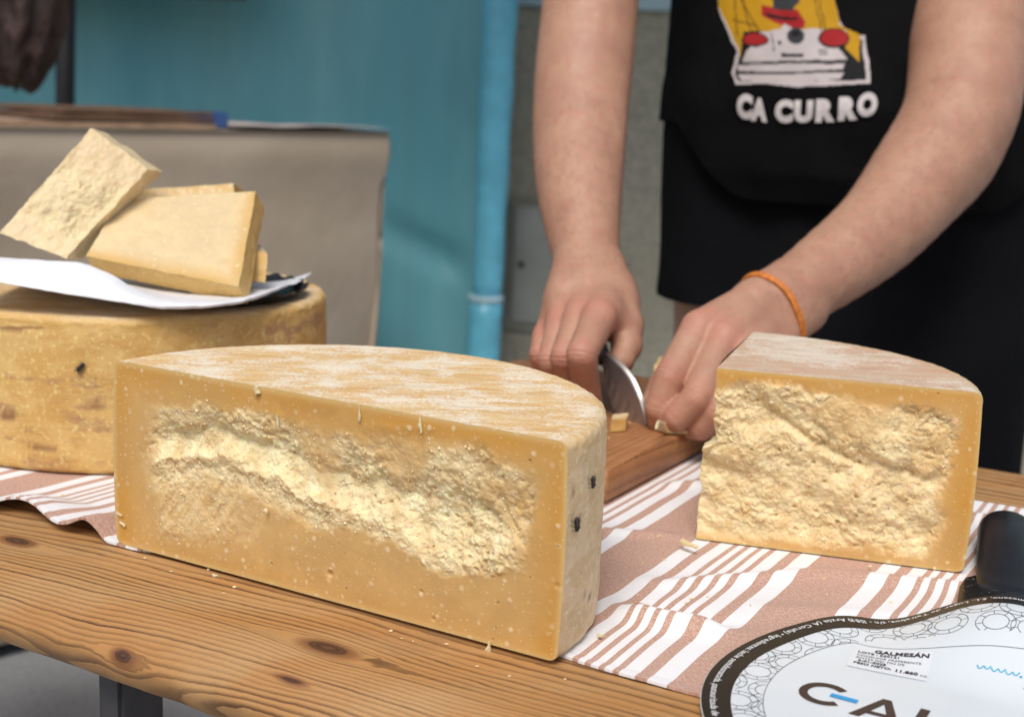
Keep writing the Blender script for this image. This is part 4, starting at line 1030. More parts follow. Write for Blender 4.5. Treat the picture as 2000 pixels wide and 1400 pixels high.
# fine dark hair on the forearms
r_ = np.random.default_rng(77); hv = []; hf = []; me.update(); Nn = np.array([v.normal[:] for v in me.vertices])
for lo_, hi_, axis, cnt in ((0, len(VS[0]), ony(1150, 560, 1.33)-ony(1131, 250, 1.515), 1500), (len(VS[0]), len(VS[0])+len(VS[1]), ony(1510, 600, 1.285)-ony(1868, 235, 1.525), 1900)):
    ax_ = axis/np.linalg.norm(axis); end_ = ony(1131, 250, 1.515) if lo_ == 0 else ony(1868, 235, 1.525); Ln = np.linalg.norm(axis)
    tpos = (V[lo_:hi_]-end_)@ax_/Ln; cand = np.where((tpos > .02) & (tpos < 1.05))[0]+lo_
    for i in r_.choice(cand, cnt):
        d1 = ax_*r_.uniform(.5, 1)+Nn[i]*.35+r_.normal(0, .35, 3); d1 /= np.linalg.norm(d1); s1_ = np.cross(d1, Nn[i]); s1_ /= np.linalg.norm(s1_)+1e-9
        L_ = r_.uniform(.006, .014); p = V[i]; w_ = .00009; b_ = len(hv)
        hv += [p-s1_*w_, p+s1_*w_, p+d1*L_*.6+s1_*w_*.7, p+d1*L_*.6-s1_*w_*.7, p+d1*L_-Nn[i]*L_*.2]; hf += [(b_, b_+1, b_+2, b_+3), (b_+3, b_+2, b_+4)]
tag(link('arm_hair', Geo().add(np.array(hv), hf).mesh('arm_hair', False), plain('brown_arm_hair', (.07, .04, .025), .6), vend), kind='stuff')
# hair, shoes (above and below the picture)
Vh, Fh = sdf_mesh([cap3(hd+np.array([0, .03, .05]), hd+np.array([0, .0, .06]), .094, .09), cap3(hd+np.array([0, .06, .0]), hd+np.array([0, .04, .04]), .07, .08)], .008, .02)
link('hair', mesh_from('hair', Vh+.006*fbm(Vh*40, 3, 5)[:, None], Fh), plain('dark_hair', (.03, .02, .015), .6), vend)
for s_ in (-1, 1):
    hx = BC[0]+s_*.155; Vh, Fh = sdf_mesh([cap3((hx, BC[1]+.04, GROUND+.055), (hx+s_*.02, BC[1]-.17, GROUND+.045), .050, .045), cap3((hx, BC[1]+.03, GROUND+.05), (hx, BC[1]+.03, GROUND+.12), .05, .05)], .008, .02)
    Vh[:, 2] = np.maximum(Vh[:, 2], GROUND+.002); link('shoe', mesh_from('shoe', Vh, Fh), plain('dark_shoe', (.03, .03, .035), .6), vend)
# T-shirt: a lofted tube with a belly, hem lower at the front
SHIRT = mat_fabric('black_cotton', (.0052, .0052, .0056), .0012)
def shirt_pt(th, z, out=0.0):
    """th = 0 at the front, positive towards the picture's right"""
    th = np.asarray(th, float); z = np.asarray(z, float)
    a = np.interp(z, [.10, .25, .40, .60, .75], [.250, .252, .248, .235, .215])
    bf = np.interp(z, [.10, .18, .24, .32, .45, .60, .78], [.165, .195, .222, .232, .215, .18, .14]); bb = .155
    b = np.where(np.cos(th) > 0, bf, bb)
    c, s = np.cos(th), np.sin(th); e = .86
    x = a*np.sign(s)*np.abs(s)**e; y = -b*np.sign(c)*np.abs(c)**e
    w = .007*fbm(np.stack([th*2.2, z*7, th*0], -1), 4, 130)+.004*np.abs(fbm(np.stack([th*3.5+z*9, z*5-th*2, th*0], -1), 2, 131))+.003*np.sin(th*9+z*20)*np.clip((np.abs(th)-.9), 0, 1)
    ln = np.sqrt(x*x+y*y)+1e-9; f = (ln+w+out)/ln; x, y = x*f, y*f
    yaw = -.13; cy, sy = math.cos(yaw), math.sin(yaw)
    return np.stack([BC[0]+x*cy-y*sy, BC[1]+x*sy+y*cy, z+0*x], -1)
th = np.linspace(-np.pi, np.pi, 200, endpoint=False)
zside = ony(1330, 237, 1.80)[2]; zfront = ony(1560, 405, 1.60)[2]
hemz = zfront+(zside-zfront)*sst(.55, 1.25, np.abs(th-.08))
ztop = neck[2]-.03
rows = []
for f in np.linspace(0, 1, 90):
    z = hemz+(ztop-.10-hemz)*f; rows.append(shirt_pt(th, z))
P = np.array(rows)
inn = [shirt_pt(th, hemz+.004, -.006), shirt_pt(th, hemz-.001, -.003)]
cl = []
for f in np.linspace(.1, 1, 10):
    q = P[-1]*(1-f*.68)+np.array([neck[0], neck[1], 0])*f*.68; q[:, 2] = ztop-.10+(.10)*math.sin(f*math.pi/2); cl.append(q)
P = np.concatenate([np.array(inn), P, np.array(cl)])
sh_ = link('tshirt', Geo().grid(P, wrap=True).mesh('tshirt'), SHIRT, vend)
for sp, ep, r in ((shR, ony(1180, -200, 1.65), .075), (shL, ony(1866, -190, 1.72), .082)):
    d2 = ep-sp; link('sleeve', Geo().tube([sp-d2*.45, sp, sp+d2*.5, ep, ep-d2*.02], [r*.9, r, r*1.02, r*1.05, r*.98], 28, False).mesh('sleeve'), SHIRT, vend)
# shorts
NAVY = mat_fabric('dark_navy_twill', (.0058, .0060, .0072), .0012)
pr = []
for s_ in (-1, 1):
    hx = BC[0]+s_*.112
    pr += [cap3((hx, BC[1]-.015, .28), (hx+s_*.006, BC[1]-.03, .02), .134, .122, .04)]
pr += [cap3((BC[0]-.05, BC[1]-.01, .30), (BC[0]+.05, BC[1]-.01, .30), .15, .15, .04)]
V, F = sdf_mesh(pr, .005, .03); V = smooth_mesh(V, F, 3)
zhem = ony(1320, 588, 1.74)[2]; V[:, 2] = np.maximum(V[:, 2], zhem)
nr = V-np.array([BC[0], BC[1], 0]); nr[:, 2] = 0; nr /= np.linalg.norm(nr, axis=1)[:, None]+1e-9
V = V+nr*(.006*fbm(np.stack([V[:, 0]*14, V[:, 1]*14, V[:, 2]*4], -1), 3, 140)+.004*np.exp(-((V[:, 2]-zhem)/.03)**2))[:, None]
link('shorts', mesh_from('shorts', V, F), NAVY, vend)
# long dark apron hanging in front of the shorts
at_, az_ = np.meshgrid(np.linspace(-.62, 1.75, 110), np.linspace(.34, -.34, 60), indexing='ij')
bb_ = np.where(az_ > .12, .178, .178+.03*sst(.12, .0, az_))+.010*fbm(np.stack([at_*3, az_*3, at_*0], -1), 3, 160)+.006*np.sin(at_*14)*sst(.2, -.3, az_)
ax_, ay_ = (.262)*np.sin(at_), -bb_*np.cos(at_)
cy_a, sy_a = math.cos(-.13), math.sin(-.13)
Pa = np.stack([BC[0]+ax_*cy_a-ay_*sy_a, BC[1]-.012+ax_*sy_a+ay_*cy_a, az_], -1)
ao = link('apron', Geo().grid(Pa).mesh('apron'), NAVY, vend); sm = ao.modifiers.new('thick', 'SOLIDIFY'); sm.thickness = .0015
# bracelet on the left wrist
Wc, Wd = ony(1502, 605, 1.288), ony(1402+200, 535, 1.34); axv = (Wd-Wc)/np.linalg.norm(Wd-Wc)
b1 = np.cross(axv, [0, 0, 1]); b1 /= np.linalg.norm(b1); b2 = np.cross(b1, axv)
BRC = ony(1500, 598, 1.283); an_ = np.linspace(0, 2*np.pi, 60)
dep_ = bpy.context.evaluated_depsgraph_get()
from mathutils.bvhtree import BVHTree
tree = BVHTree.FromPolygons([tuple(v) for v in VS[1]], [tuple(map(int, f)) for f in (FS[1]-len(VS[0]))])
ring = []
for a in an_:
    dd = b1*math.cos(a)+b2*math.sin(a); h, *_ = tree.ray_cast(Vector(BRC+dd*.15), Vector(-dd)); r_ = (np.array(h)-BRC)@dd if h is not None else .035
    ring.append(r_)
ring = np.array(ring)
for _ in range(6): ring = (np.roll(ring, 1)+ring*2+np.roll(ring, -1))/4
ORANGE = plain('orange_cord', (.62, .20, .03), .5, .3, 300, .0006, 900)
g = Geo()
for off_, rr_ in ((-.0018, .0021), (.0016, .0019)):
    pts = [BRC+(b1*math.cos(a)+b2*math.sin(a))*(r_+.0016)+axv*(off_+.0012*math.sin(a*3)) for a, r_ in zip(an_, ring)]
    g.tube(pts, rr_, 10, False)
link('bracelet', g.mesh('bracelet'), ORANGE, vend)

# print on the shirt: raster of a generic van picture plus lettering, laid 1 mm above the cotton
def shirt_from_px(x, y):
    """place on the belly seen at photo pixel -> (th, z); the print is flat work on the curved cotton"""
    Xw = ony(x, y, 1.60); return Xw[0], Xw[2]
HP = [(1392, -60), (1620, -60), (1640, 40), (1660, 66), (1692, 68), (1704, 165), (1560, 172), (1500, 166), (1436, 166), (1430, 150), (1437, 100), (1400, 20)]
gx, gy = np.meshgrid(np.arange(1370, 1724, 1.6), np.arange(-60, 182, 1.6), indexing='ij')
th_l = np.linspace(-1.2, 1.2, 1200)
def px_to_shirt(gx, gy, out=.0012):
    # intersect the sight line with the belly by a few fixed-point steps (used once, to lay the flat print out)
    Yd = np.full(gx.shape, 1.60); d = np.stack([ray(a, b) for a, b in zip(gx.ravel(), gy.ravel())]).reshape(*gx.shape, 3)
    Pq = None
    for _ in range(7):
        Pw = np.array([0, 0, CAM_H])+d*(Yd/d[..., 1])[..., None]
        ref = shirt_pt(th_l, np.full_like(th_l, .32)); thq = np.interp(Pw[..., 0], ref[:, 0], th_l)
        Pq = shirt_pt(thq, Pw[..., 2], out); dx = Pw[..., 0]-Pq[..., 0]
        thq = thq+dx/.25; Pq = shirt_pt(thq, Pw[..., 2], out); Yd = Pq[..., 1]
    return Pq
wob_ = 3*fbm(np.stack([gx*.05, gy*.05, gx*0], -1), 2, 150); GX, GY = gx+wob_, gy+wob_*.6
col = np.zeros((*gx.shape, 3)); ink = np.zeros(gx.shape, bool)
def paint(poly, c):
    mk = in_poly(GX, GY, poly); col[mk] = c; ink[mk] = True
def ell(cx, cy, rx, ry, c, rot=0):
    mk = (((GX-cx)/rx)**2+((GY-cy)/ry)**2) < 1; col[mk] = c; ink[mk] = True
WHT, YEL, RED, BLK, GRY = (.55, .50, .49), (.52, .28, .012), (.36, .018, .02), (.011, .011, .012), (.04, .045, .05)
paint(HP, WHT)
paint([(1402, -60), (1612, -60), (1632, 42), (1654, 76), (1684, 78), (1694, 158), (1444, 160), (1437, 150), (1445, 100), (1408, 20)], BLK)
paint([(1406, -60), (1622, -60), (1640, 50), (1680, 66), (1680, 122), (1652, 96), (1655, 60), (1452, 62), (1446, 114), (1440, 90), (1398, 8)], YEL)
paint([(1450, 118), (1466, 94), (1470, 66), (1520, 58), (1600, 56), (1640, 66), (1640, 96), (1658, 118), (1450, 124)], WHT)
paint([(1442, 128), (1560, 124), (1652, 126), (1646, 136), (1560, 141), (1444, 140)], WHT)
paint([(1442, 146), (1560, 145), (1650, 142), (1642, 156), (1560, 160), (1448, 158)], WHT)
paint([(1488, 10), (1520, 18), (1558, 20), (1574, 44), (1570, 56), (1540, 56), (1512, 44), (1490, 32)], RED)
paint([(1496, 26), (1530, 34), (1556, 34), (1560, 40), (1528, 40), (1500, 34)], BLK)
paint([(1500, -30), (1540, -34), (1560, 0), (1548, 22), (1512, 20)], GRY); paint([(1530, 46), (1546, 54), (1540, 64), (1526, 56)], WHT)
ell(1474, 78, 26, 14, BLK); ell(1474, 77, 23, 11, RED); ell(1630, 76, 31, 20, BLK); ell(1631, 75, 28, 16, RED); ell(1553, 70, 17, 16, GRY); ell(1553, 66, 9, 6, BLK)
paint([(1526, 104), (1568, 106), (1568, 111), (1526, 112)], BLK); ell(1523, 84, 3, 4, BLK)
for (x0, y0), (x1_, y1_) in (((1430, -60), (1440, 70)), ((1440, -30), (1468, 66)), ((1446, 0), (1484, 62)), ((1580, -60), (1604, 60)), ((1600, 0), (1612, 58)), ((1430, 40), (1480, 52))):
    t = np.clip(((GX-x0)*(x1_-x0)+(GY-y0)*(y1_-y0))/((x1_-x0)**2+(y1_-y0)**2), 0, 1); mk = np.hypot(GX-x0-t*(x1_-x0), GY-y0-t*(y1_-y0)) < 1.5; col[mk & (col[..., 1] > .2) & (col[..., 0] > .4)] = (.16, .08, .01)
for (x0, y0), (x1_, y1_) in (((1506, 66), (1512, 100)), ((1600, 100), (1616, 100)), ((1602, 106), (1618, 106)), ((1450, 121), (1655, 119))):
    t = np.clip(((GX-x0)*(x1_-x0)+(GY-y0)*(y1_-y0))/((x1_-x0)**2+(y1_-y0)**2), 0, 1); mk = np.hypot(GX-x0-t*(x1_-x0), GY-y0-t*(y1_-y0)) < 1.4; col[mk] = (.1, .09, .09)
Pp = px_to_shirt(gx, gy); fc = grid_faces(*gx.shape); okf = ink.ravel()[fc].all(1)
me = mesh_from('print', Pp.reshape(-1, 3), fc[okf][:, ::-1]); attrc(me, 'ink', col.reshape(-1, 3))
bm = bmesh.new(); bm.from_mesh(me); bmesh.ops.delete(bm, geom=[v for v in bm.verts if not v.link_faces], context='VERTS'); bm.to_mesh(me); bm.free()
m = NT('screen_print'); INK = m.done(m.attrc('ink'), .7, .2)
link('shirt_print', me, INK, vend)

# ------------------------------------------------------------------ lettering helper
def text_mesh(txt, size=1.0, bold=0.0, shear=0.0, align='LEFT', res=6):
    cu_ = bpy.data.curves.new('lettering', 'FONT'); cu_.body = txt; cu_.size = size; cu_.offset = bold; cu_.shear = shear; cu_.align_x = align; cu_.resolution_u = res
    ob = bpy.data.objects.new('lettering', cu_); COL.objects.link(ob); bpy.context.view_layer.update()
    me = bpy.data.meshes.new_from_object(ob.evaluated_get(bpy.context.evaluated_depsgraph_get())); bpy.data.objects.remove(ob); bpy.data.curves.remove(cu_)
    V = np.array([v.co[:] for v in me.vertices]).reshape(-1, 3); F = [tuple(p.vertices) for p in me.polygons]; bpy.data.meshes.remove(me)
    return V, F
g = Geo()
for ch, x, y, rot, hgt_, wsc in [('C', 1440, 232, -5, 50, 1.0), ('A', 1466, 236, -6, 46, 1.0), ('C', 1514, 240, -2, 46, 1.0), ('U', 1551, 240, 0, 44, 1.0), ('R', 1592, 240, 2, 46, 1.05), ('R', 1636, 237, 4, 47, 1.05), ('O', 1674, 231, 8, 48, .98)]:
    V, F = text_mesh(ch, 1.0, .075, .06, res=4)
    bm = bmesh.new(); bv_ = [bm.verts.new(tuple(v)) for v in V]
    for f_ in F:
        try: bm.faces.new([bv_[i] for i in f_])
        except ValueError: pass
    bmesh.ops.triangulate(bm, faces=bm.faces[:]); bmesh.ops.subdivide_edges(bm, edges=bm.edges[:], cuts=3, use_grid_fill=True); bm.verts.index_update()
    V = np.array([v.co[:] for v in bm.verts]); F = [tuple(v.index for v in f_.verts) for f_ in bm.faces]; bm.free(); V[:, 0] -= V[:, 0].min(); w_ = V[:, 0].max(); V[:, 1] -= V[:, 1].min(); hh = V[:, 1].max()
    sx = {'C': 36, 'A': 38, 'U': 38, 'R': 38, 'O': 40}[ch]*(.86 if x < 1500 else 1)/w_; V[:, 0] *= sx; V[:, 1] *= hgt_/hh; c_, s_ = math.cos(math.radians(rot)), math.sin(math.radians(rot))
    X_ = x+V[:, 0]*c_-V[:, 1]*s_*-0; Y_ = y-V[:, 1]*c_-V[:, 0]*s_
    g.add(px_to_shirt(X_, Y_, .0030), [f for f in F])
link('shirt_lettering', g.mesh('lettering', False), plain('white_screen_ink', (.60, .56, .55), .7, .08, 60), vend)

# ------------------------------------------------------------------ knife in the right hand
Bp = onz(1200, 808, BZ+.002); Tp = onz(1264, 830, BZ+.001); Hp = ony(1178, 684, 1.243)
kn_n = np.cross(Tp-Bp, Hp-Bp); kn_n /= np.linalg.norm(kn_n)
if kn_n[1] > 0: kn_n = -kn_n
knife = thing('kitchen_knife', Hp, 'kitchen knife with serrated steel blade held in the right hand on the board', 'knife')
outl = [(1174, 680), (1200, 697), (1222, 717), (1240, 742), (1254, 775), (1261, 802), (1265, 829), (1250, 832), (1226, 824), (1206, 810), (1194, 785), (1186, 750), (1179, 715)]
sp = np.array([onplane(x, y, Bp, kn_n) for x, y in outl[:7]]); cu2 = np.array([onplane(x, y, Bp, kn_n) for x, y in [outl[12], outl[11], outl[10], outl[9], outl[8], outl[7], outl[6]]])
kq = np.linspace(0, 6, 60); rs7 = lambda A: np.stack([np.interp(kq, np.arange(7), A[:, i]) for i in range(3)], -1)
sp, cu2 = rs7(sp), rs7(cu2)
for _ in range(10): sp[1:-1] = .25*sp[:-2]+.5*sp[1:-1]+.25*sp[2:]; cu2[1:-1] = .25*cu2[:-2]+.5*cu2[1:-1]+.25*cu2[2:]
f = np.linspace(0, 1, 30)[None, :, None]; Bl = sp[:, None]*(1-f)+cu2[:, None]*f
flute = .0006*np.clip(np.sin(np.linspace(0, 60*np.pi/4, 60)), -.3, 1)[:, None]*sst(.45, .6, np.linspace(0, 1, 30))[None]*sst(0, 10, np.arange(60))[:, None]
th_ = (.0013*(1-.85*f[..., 0])-flute*1.5)+.0012*sst(.0, .07, f[..., 0])-.0022*(1-sst(.0, .07, f[..., 0]))
A = Bl+kn_n*th_[..., None]; Bk = Bl-kn_n*(.0013*(1-.85*f[..., 0])+0*th_)[..., None]
g = Geo(); g.grid(A); g.grid(Bk, flip=True); g.grid(np.stack([A[:, 0], Bk[:, 0]])); g.grid(np.stack([A[:, -1], Bk[:, -1]])); g.grid(np.stack([A[0], Bk[0]]))
link('blade', recalc(g.mesh('blade')), STEEL, knife)
hdv = (Hp-Tp); hdv /= np.linalg.norm(hdv); hb = (sp[0]+cu2[0])/2
hdv = hdv+np.array([-.15, .45, .05]); hdv /= np.linalg.norm(hdv)
link('handle', Geo().tube([hb-hdv*.004, hb+hdv*.01, hb+hdv*.05, hb+hdv*.10, hb+hdv*.105], [.007, .0105, .012, .011, .006], 16).mesh('handle'), BLACK_PLASTIC, knife)

# pieces on the board
cb = onz(1300, 843, BZ); slab('cheese_piece', [ony(1278, 714, 1.25), ony(1330, 712, 1.25), onz(1335, 836, BZ+.0005), onz(1286, 838, BZ+.0005)], np.array([.008, .035, .002]), PASTE_C, RIND_LEFT,
     'cheese piece held down on the board by the left fingers', 250, None, .0012, ('left',), n=40, group='cheese pieces on the board')
pc = [onz(x, y, BZ+.001) for x, y in ((1192, 843), (1222, 841))]
slab('cheese_piece', [pc[0]+np.array([0, 0, .011]), pc[1]+np.array([0, 0, .011]), pc[1], pc[0]], np.array([.004, .022, .0]), PASTE_C, RIND_LEFT,
     'small cut cheese piece on the board between half wheel and knife', 260, None, .001, ('front',), n=24, group='cheese pieces on the board')
# curled rind shaving under the fingers
k = np.linspace(0, 1, 30); a3 = np.array([onz(1283, 838, BZ+.018), onz(1296, 842, BZ+.006), onz(1312, 846, BZ+.002), onz(1345, 842, BZ+.003)])
cl = np.stack([np.interp(k, [0, .35, .6, 1], a3[:, i]) for i in range(3)], -1)
for _ in range(8): cl[1:-1] = .25*cl[:-2]+.5*cl[1:-1]+.25*cl[2:]
wv_ = np.array([.004, .016, .004]); R_ = np.stack([cl, cl+wv_*.5+np.array([0, 0, .002]), cl+wv_])
o = link('rind_shaving', Geo().grid(R_, rough=.6, edge=0.0).mesh('shaving'), PASTE_C); sm = o.modifiers.new('thick', 'SOLIDIFY'); sm.thickness = .002
tag(o, 'thin curled cheese shaving under the left fingertips', 'cheese shaving')

# ------------------------------------------------------------------ flakes, crumbs
def flake(x, y, Pc, size, label, tilt=0.0, asp=2.2, nm='cheese_flake', grp='loose cheese flakes', up=True):
    n = 8; r = np.random.default_rng(int(x*7+y)); a = np.linspace(0, 2*np.pi, n, endpoint=False)
    rad = r.uniform(.3, 1.05, n); X2 = np.cos(a)*rad*size*.5; Z2 = np.sin(a)*rad*size*.5*asp
    c, s = math.cos(tilt), math.sin(tilt); X2, Z2 = X2*c-Z2*s, X2*s+Z2*c
    e = np.array([d_[0], d_[1], 0]); w = np.array([0, 0, 1.0]) if up else np.array([DV[0], DV[1], .1]); nn = np.cross(e, w); nn /= np.linalg.norm(nn)
    F_ = Pc+X2[:, None]*e+Z2[:, None]*w; cu_ = r.uniform(-.2, .2, n)[:, None]*size*nn
    g = Geo(); t_ = size*.16
    g.add(np.concatenate([F_+nn*t_+cu_, F_-nn*t_+cu_, [Pc+nn*t_*1.8, Pc-nn*t_]]), [(i, (i+1) % n, 2*n) for i in range(n)]+[((i+1) % n+n, i+n, 2*n+1) for i in range(n)]+[(i, i+n, (i+1) % n+n, (i+1) % n) for i in range(n)], rough=.9, edge=0.0)
    return tag(link(nm, recalc(g.mesh('flake', False)), PASTE_C), label, 'cheese flake', grp)
fp = np.array([FC[0], FC[1], 0]); fn3 = np.array([fn[0], fn[1], 0])
def onface(x, y, o_=.001): return onplane(x, y, fp+fn3*o_, fn3)
flake(502, 764, onface(502, 764, .0012), .0062, 'white cheese flake at the upper edge of the half wheel, leftmost of the row', -.35, 1.7)
flake(702, 812, onface(702, 812, .0012), .0025, 'thin hanging cheese flake on the half wheel, middle of its upper edge', .02, 6.5)
flake(821, 832, onface(821, 832, .0012), .0032, 'hooked cheese flake on the half wheel, rightmost of its upper edge', .15, 4.8)
flake(541, 818, onface(541, 818, .0012), .0016, 'sliver of cheese above the smooth patch of the half wheel', .12, 8)
flake(953, 1270, onface(953, 1268, .0025), .0055, 'pale flake at the bottom edge of the half wheel', -.1, 2.2)
flake(520, 997, onface(520, 997, .003), .0042, 'tiny crumb below the bright ridge of the half wheel', 0, 1.0)
flake(420, 1122, onface(418, 1123, .004), .0034, 'crumb lying by the cloth edge under the half wheel', 1.4, 2.4, up=False)
flake(230, 1005, onface(232, 1003, .001), .002, 'shaving sticking out left of the half wheel, upper one', 1.25, 5)
flake(236, 1022, onface(238, 1022, .001), .0026, 'shaving sticking out left of the half wheel, lower one', 1.35, 4)
flake(1350, 1060, onz(1345, 1062, .009), .006, 'flat cheese sliver on the cloth left of the thick wedge', 1.2, 4.2, up=False)
flake(1172, 1240, onz(1172, 1240, .0045), .0035, 'crumb on the cloth right of the half wheel', 1.2, 1.8, up=False)
flake(1700, 1105, onz(1700, 1106, .005), .003, 'crumb in front of the thick wedge', .6, 1.5, up=False)

rc_ = np.random.default_rng(55); g = Geo(); cand = np.argwhere((dist > .004) & (dist < .13) & (U > -.80) & (U < .0)); cl_ = [Pt[i, j]+np.array([0, 0, .0008]) for i, j in cand[rc_.choice(len(cand), 46)]]
cl_ += [T(u_, v_, BZ+.0006) for u_, v_ in zip(rc_.uniform(-.52, -.445, 12), rc_.uniform(1.0, 1.2, 12))]+[T(u_, v_, .0008) for u_, v_ in zip(rc_.uniform(-.66, -.30, 12), rc_.uniform(.615, .648, 12))]
for c_ in cl_: g.ball(c_, rc_.uniform(.0004, .0012, 3)*np.array([1.3, 1.0, .7]), 6, 5)
tag(link('crumbs', g.mesh('crumbs', False), PASTE_GRAIN), 'tiny cheese crumbs scattered over the cloth, board and table edge', 'crumbs', kind='stuff')

# ------------------------------------------------------------------ flies
FLYB = plain('fly_body', (.012, .011, .010), .35); 
m = NT('fly_wing'); FLYW = m.done((.10, .09, .08), .25, Alpha=.55)
def fly(pos, nrm_, head, size, label):
    nrm_ = nrm_/np.linalg.norm(nrm_); h = head-nrm_*np.dot(head, nrm_); h /= np.linalg.norm(h); s_ = np.cross(h, nrm_)
    M = np.stack([h, s_, nrm_], 1); q = lambda a, b, c: pos+(h*a+s_*b+nrm_*c)*size
    t_ = thing('fly', pos, label, 'fly', 'flies on the cheese rind')
    g = Geo(); g.ball(q(-.18, 0, .30), np.array([.40, .25, .21])*size, M=M); g.ball(q(.20, 0, .34), np.array([.25, .23, .21])*size, M=M); g.ball(q(.43, 0, .30), np.array([.14, .19, .15])*size, M=M)
    for sd in (-1, 1):
        for a, b in ((.32, .5), (.15, .05), (.0, -.45)): g.tube([q(a, sd*.1, .22), q((a+b)/2, sd*.32, .30), q(b*.9, sd*.44, .0)], .018*size, 5)
    link('body', g.mesh('fly'), FLYB, t_)
    for sd in (-1, 1):
        V = [q(.18, sd*.08, .46), q(-.15, sd*.36, .47), q(-.62, sd*.34, .40), q(-.78, sd*.18, .36), q(-.55, sd*.04, .40), q(-.1, sd*.03, .46)]
        link('wing', Geo().add(V, [(0, 1, 2, 3, 4, 5)]).mesh('wing', False), FLYW, t_)
    return t_
def on_cyl(x, y, O, R=RW):
    d = ray(x, y); o = np.array([0, 0, CAM_H]); w = o[:2]-O; a = d[:2]@d[:2]; b = w@d[:2]; c = w@w-R*R; t = (-b-math.sqrt(max(b*b-a*c, 0)))/a; p = o+d*t
    return p, np.array([*(p[:2]-O)/R, 0])
p, nn = on_cyl(1152, 940, FRONT_O, RW-.0005); fly(p, nn, np.array([0, 0, -1.0])+.15*d_[0]*np.array([1, 0, 0]), .0068, 'upper fly sitting on the side rind of the half wheel')
p, nn = on_cyl(1120, 1022, FRONT_O, RW-.0005); fly(p, nn, np.array([.15, 0, -1.0]), .0078, 'lower fly sitting on the side rind of the half wheel')
p, nn = on_cyl(159, 716, WHEEL_O); fly(p, nn, np.array([.6, -.3, .8]), .0080, 'fly on the side of the whole cheese wheel')

# ------------------------------------------------------------------ black-handled cheese tool at the right edge
ha, hb_ = onz(1968, 1012, .022), onz(1962, 1118, .016)
ax_ = (hb_-ha); ax_[2] = 0; Lh = np.linalg.norm(ax_); ax_ /= Lh; sx_ = np.array([ax_[1], -ax_[0], 0])*-1
tool = thing('cheese_knife', ha, 'broad cheese knife with black handle lying beside the thick wedge, under the label', 'knife')
n = 28; an_ = np.linspace(0, 2*np.pi, n, endpoint=False); rows = []
for f, w_, h_ in ((-.15, .001, .001), (-.145, .0045, .004), (-.12, .0095, .0085), (-.07, .0145, .0125), (.0, .0180, .0150), (.09, .0200, .0162), (.2, .0205, .0165), (.36, .0200, .0160), (.50, .0195, .0148), (.64, .0190, .0125), (.80, .0185, .0095), (.95, .0180, .0065), (1.08, .0170, .0042), (1.16, .015, .0025), (1.18, .004, .001)):
    tilt = np.sin(an_)*h_
    sq = lambda v: np.sign(v)*np.abs(v)**.95
    rows.append(ha*np.array([1, 1, 0])+ax_*(f*Lh*1.0)+sq(np.cos(an_))[:, None]*w_*sx_+np.array([0, 0, 1])*((.0160 if f < .36 else .0160-(.0160-.0085)*min(1, (f-.36)/.72))+np.sin(an_)*h_*.8)[:, None])
link('handle', recalc(Geo().grid(np.array(rows), wrap=True).mesh('handle')), BLACK_PLASTIC, tool)
bl = [(-.014, .90), (-.024, 1.02), (-.0275, 1.20), (-.0275, 1.50), (-.024, 1.70), (.024, 1.70), (.0275, 1.50), (.0275, 1.20), (.024, 1.02), (.014, .90)]
bz = lambda f: .0095-.0035*min(1, max(0, (f-1.0)/2.0))
Vt = [ha*np.array([1, 1, 0])+ax_*f*Lh+sx_*w_+np.array([0, 0, bz(f)]) for w_, f in bl]; nb = len(Vt)
Vb = [v-np.array([0, 0, .0018]) for v in Vt]
m = NT('dark_blade'); o_ = m.obj(); cr_ = m.mr(m.noise(o_, 260, 6, .75), .60, .70); m.bump(cr_, .0004, .6)
DBL = m.done(m.mix(m.math('MULTIPLY', cr_, .6), (.10, .095, .09), (.6, .55, .48)), m.mr(cr_, 0, 1, .18, .6), metal=m.mr(cr_, 0, 1, .9, 0))
link('blade', recalc(Geo().add(Vt+Vb, [tuple(range(nb)), tuple(range(nb, 2*nb))[::-1]]+[(i, (i+1) % nb, nb+(i+1) % nb, nb+i) for i in range(nb)]).mesh('blade', False)), DBL, tool)

# ------------------------------------------------------------------ round printed label, lower right
LC = np.array([-.107, .697]); LR = .1425
def lab_z(p, q):
    r = np.hypot(p, q)
    z = .0045+.0265*sst(-.088, .0, p)*sst(.035, .125, q)+.0045*np.exp(-((p+.10)/.022)**2)*sst(.03, .1, q)
    z = z+.0020*np.exp(-((p+.136)/.02)**2)*np.clip(.6+q*6, 0, 1)+.0008*np.sin(p*60+q*25)*sst(.05, .13, r)
    return z
def LP(p, q, up=0.0):
    p, q = np.asarray(p, float), np.asarray(q, float)
    return T(LC[0]+p, LC[1]+q, lab_z(p, q)+up)
label = thing('printed_label', LP(0., 0.), 'round white printed cheese label with black rim, curling on the cloth', 'label')
a = np.linspace(0, 2*np.pi, 361)[:-1]
def ringmesh(rads, up, lowr=True):
    return Geo().grid(np.array([LP(r*np.cos(a), r*np.sin(a), up) for r in rads]), wrap=True, flip=False)
m = NT('label_paper'); LABP = m.done(m.mix(m.mr(m.noise(m.obj(), 12, 3), .3, .7), (.67, .725, .75), (.71, .76, .785)), .32, .45)
gpaper = Geo().grid(np.array([LP(r*np.cos(a), r*np.sin(a), 0) for r in np.linspace(.0005, LR, 60)]), wrap=True)
o = link('paper_disc', recalc(gpaper.mesh('disc')), LABP, label)
sm = o.modifiers.new('thick', 'SOLIDIFY'); sm.thickness = .0005; sm.offset = -1
BLKINK = plain('glossy_black_print', (.010, .010, .011), .38, .2, 50)
link('black_rim', ringmesh(np.linspace(LR-.0163, LR-.0004, 10), .00025).mesh('rim'), BLKINK, label)
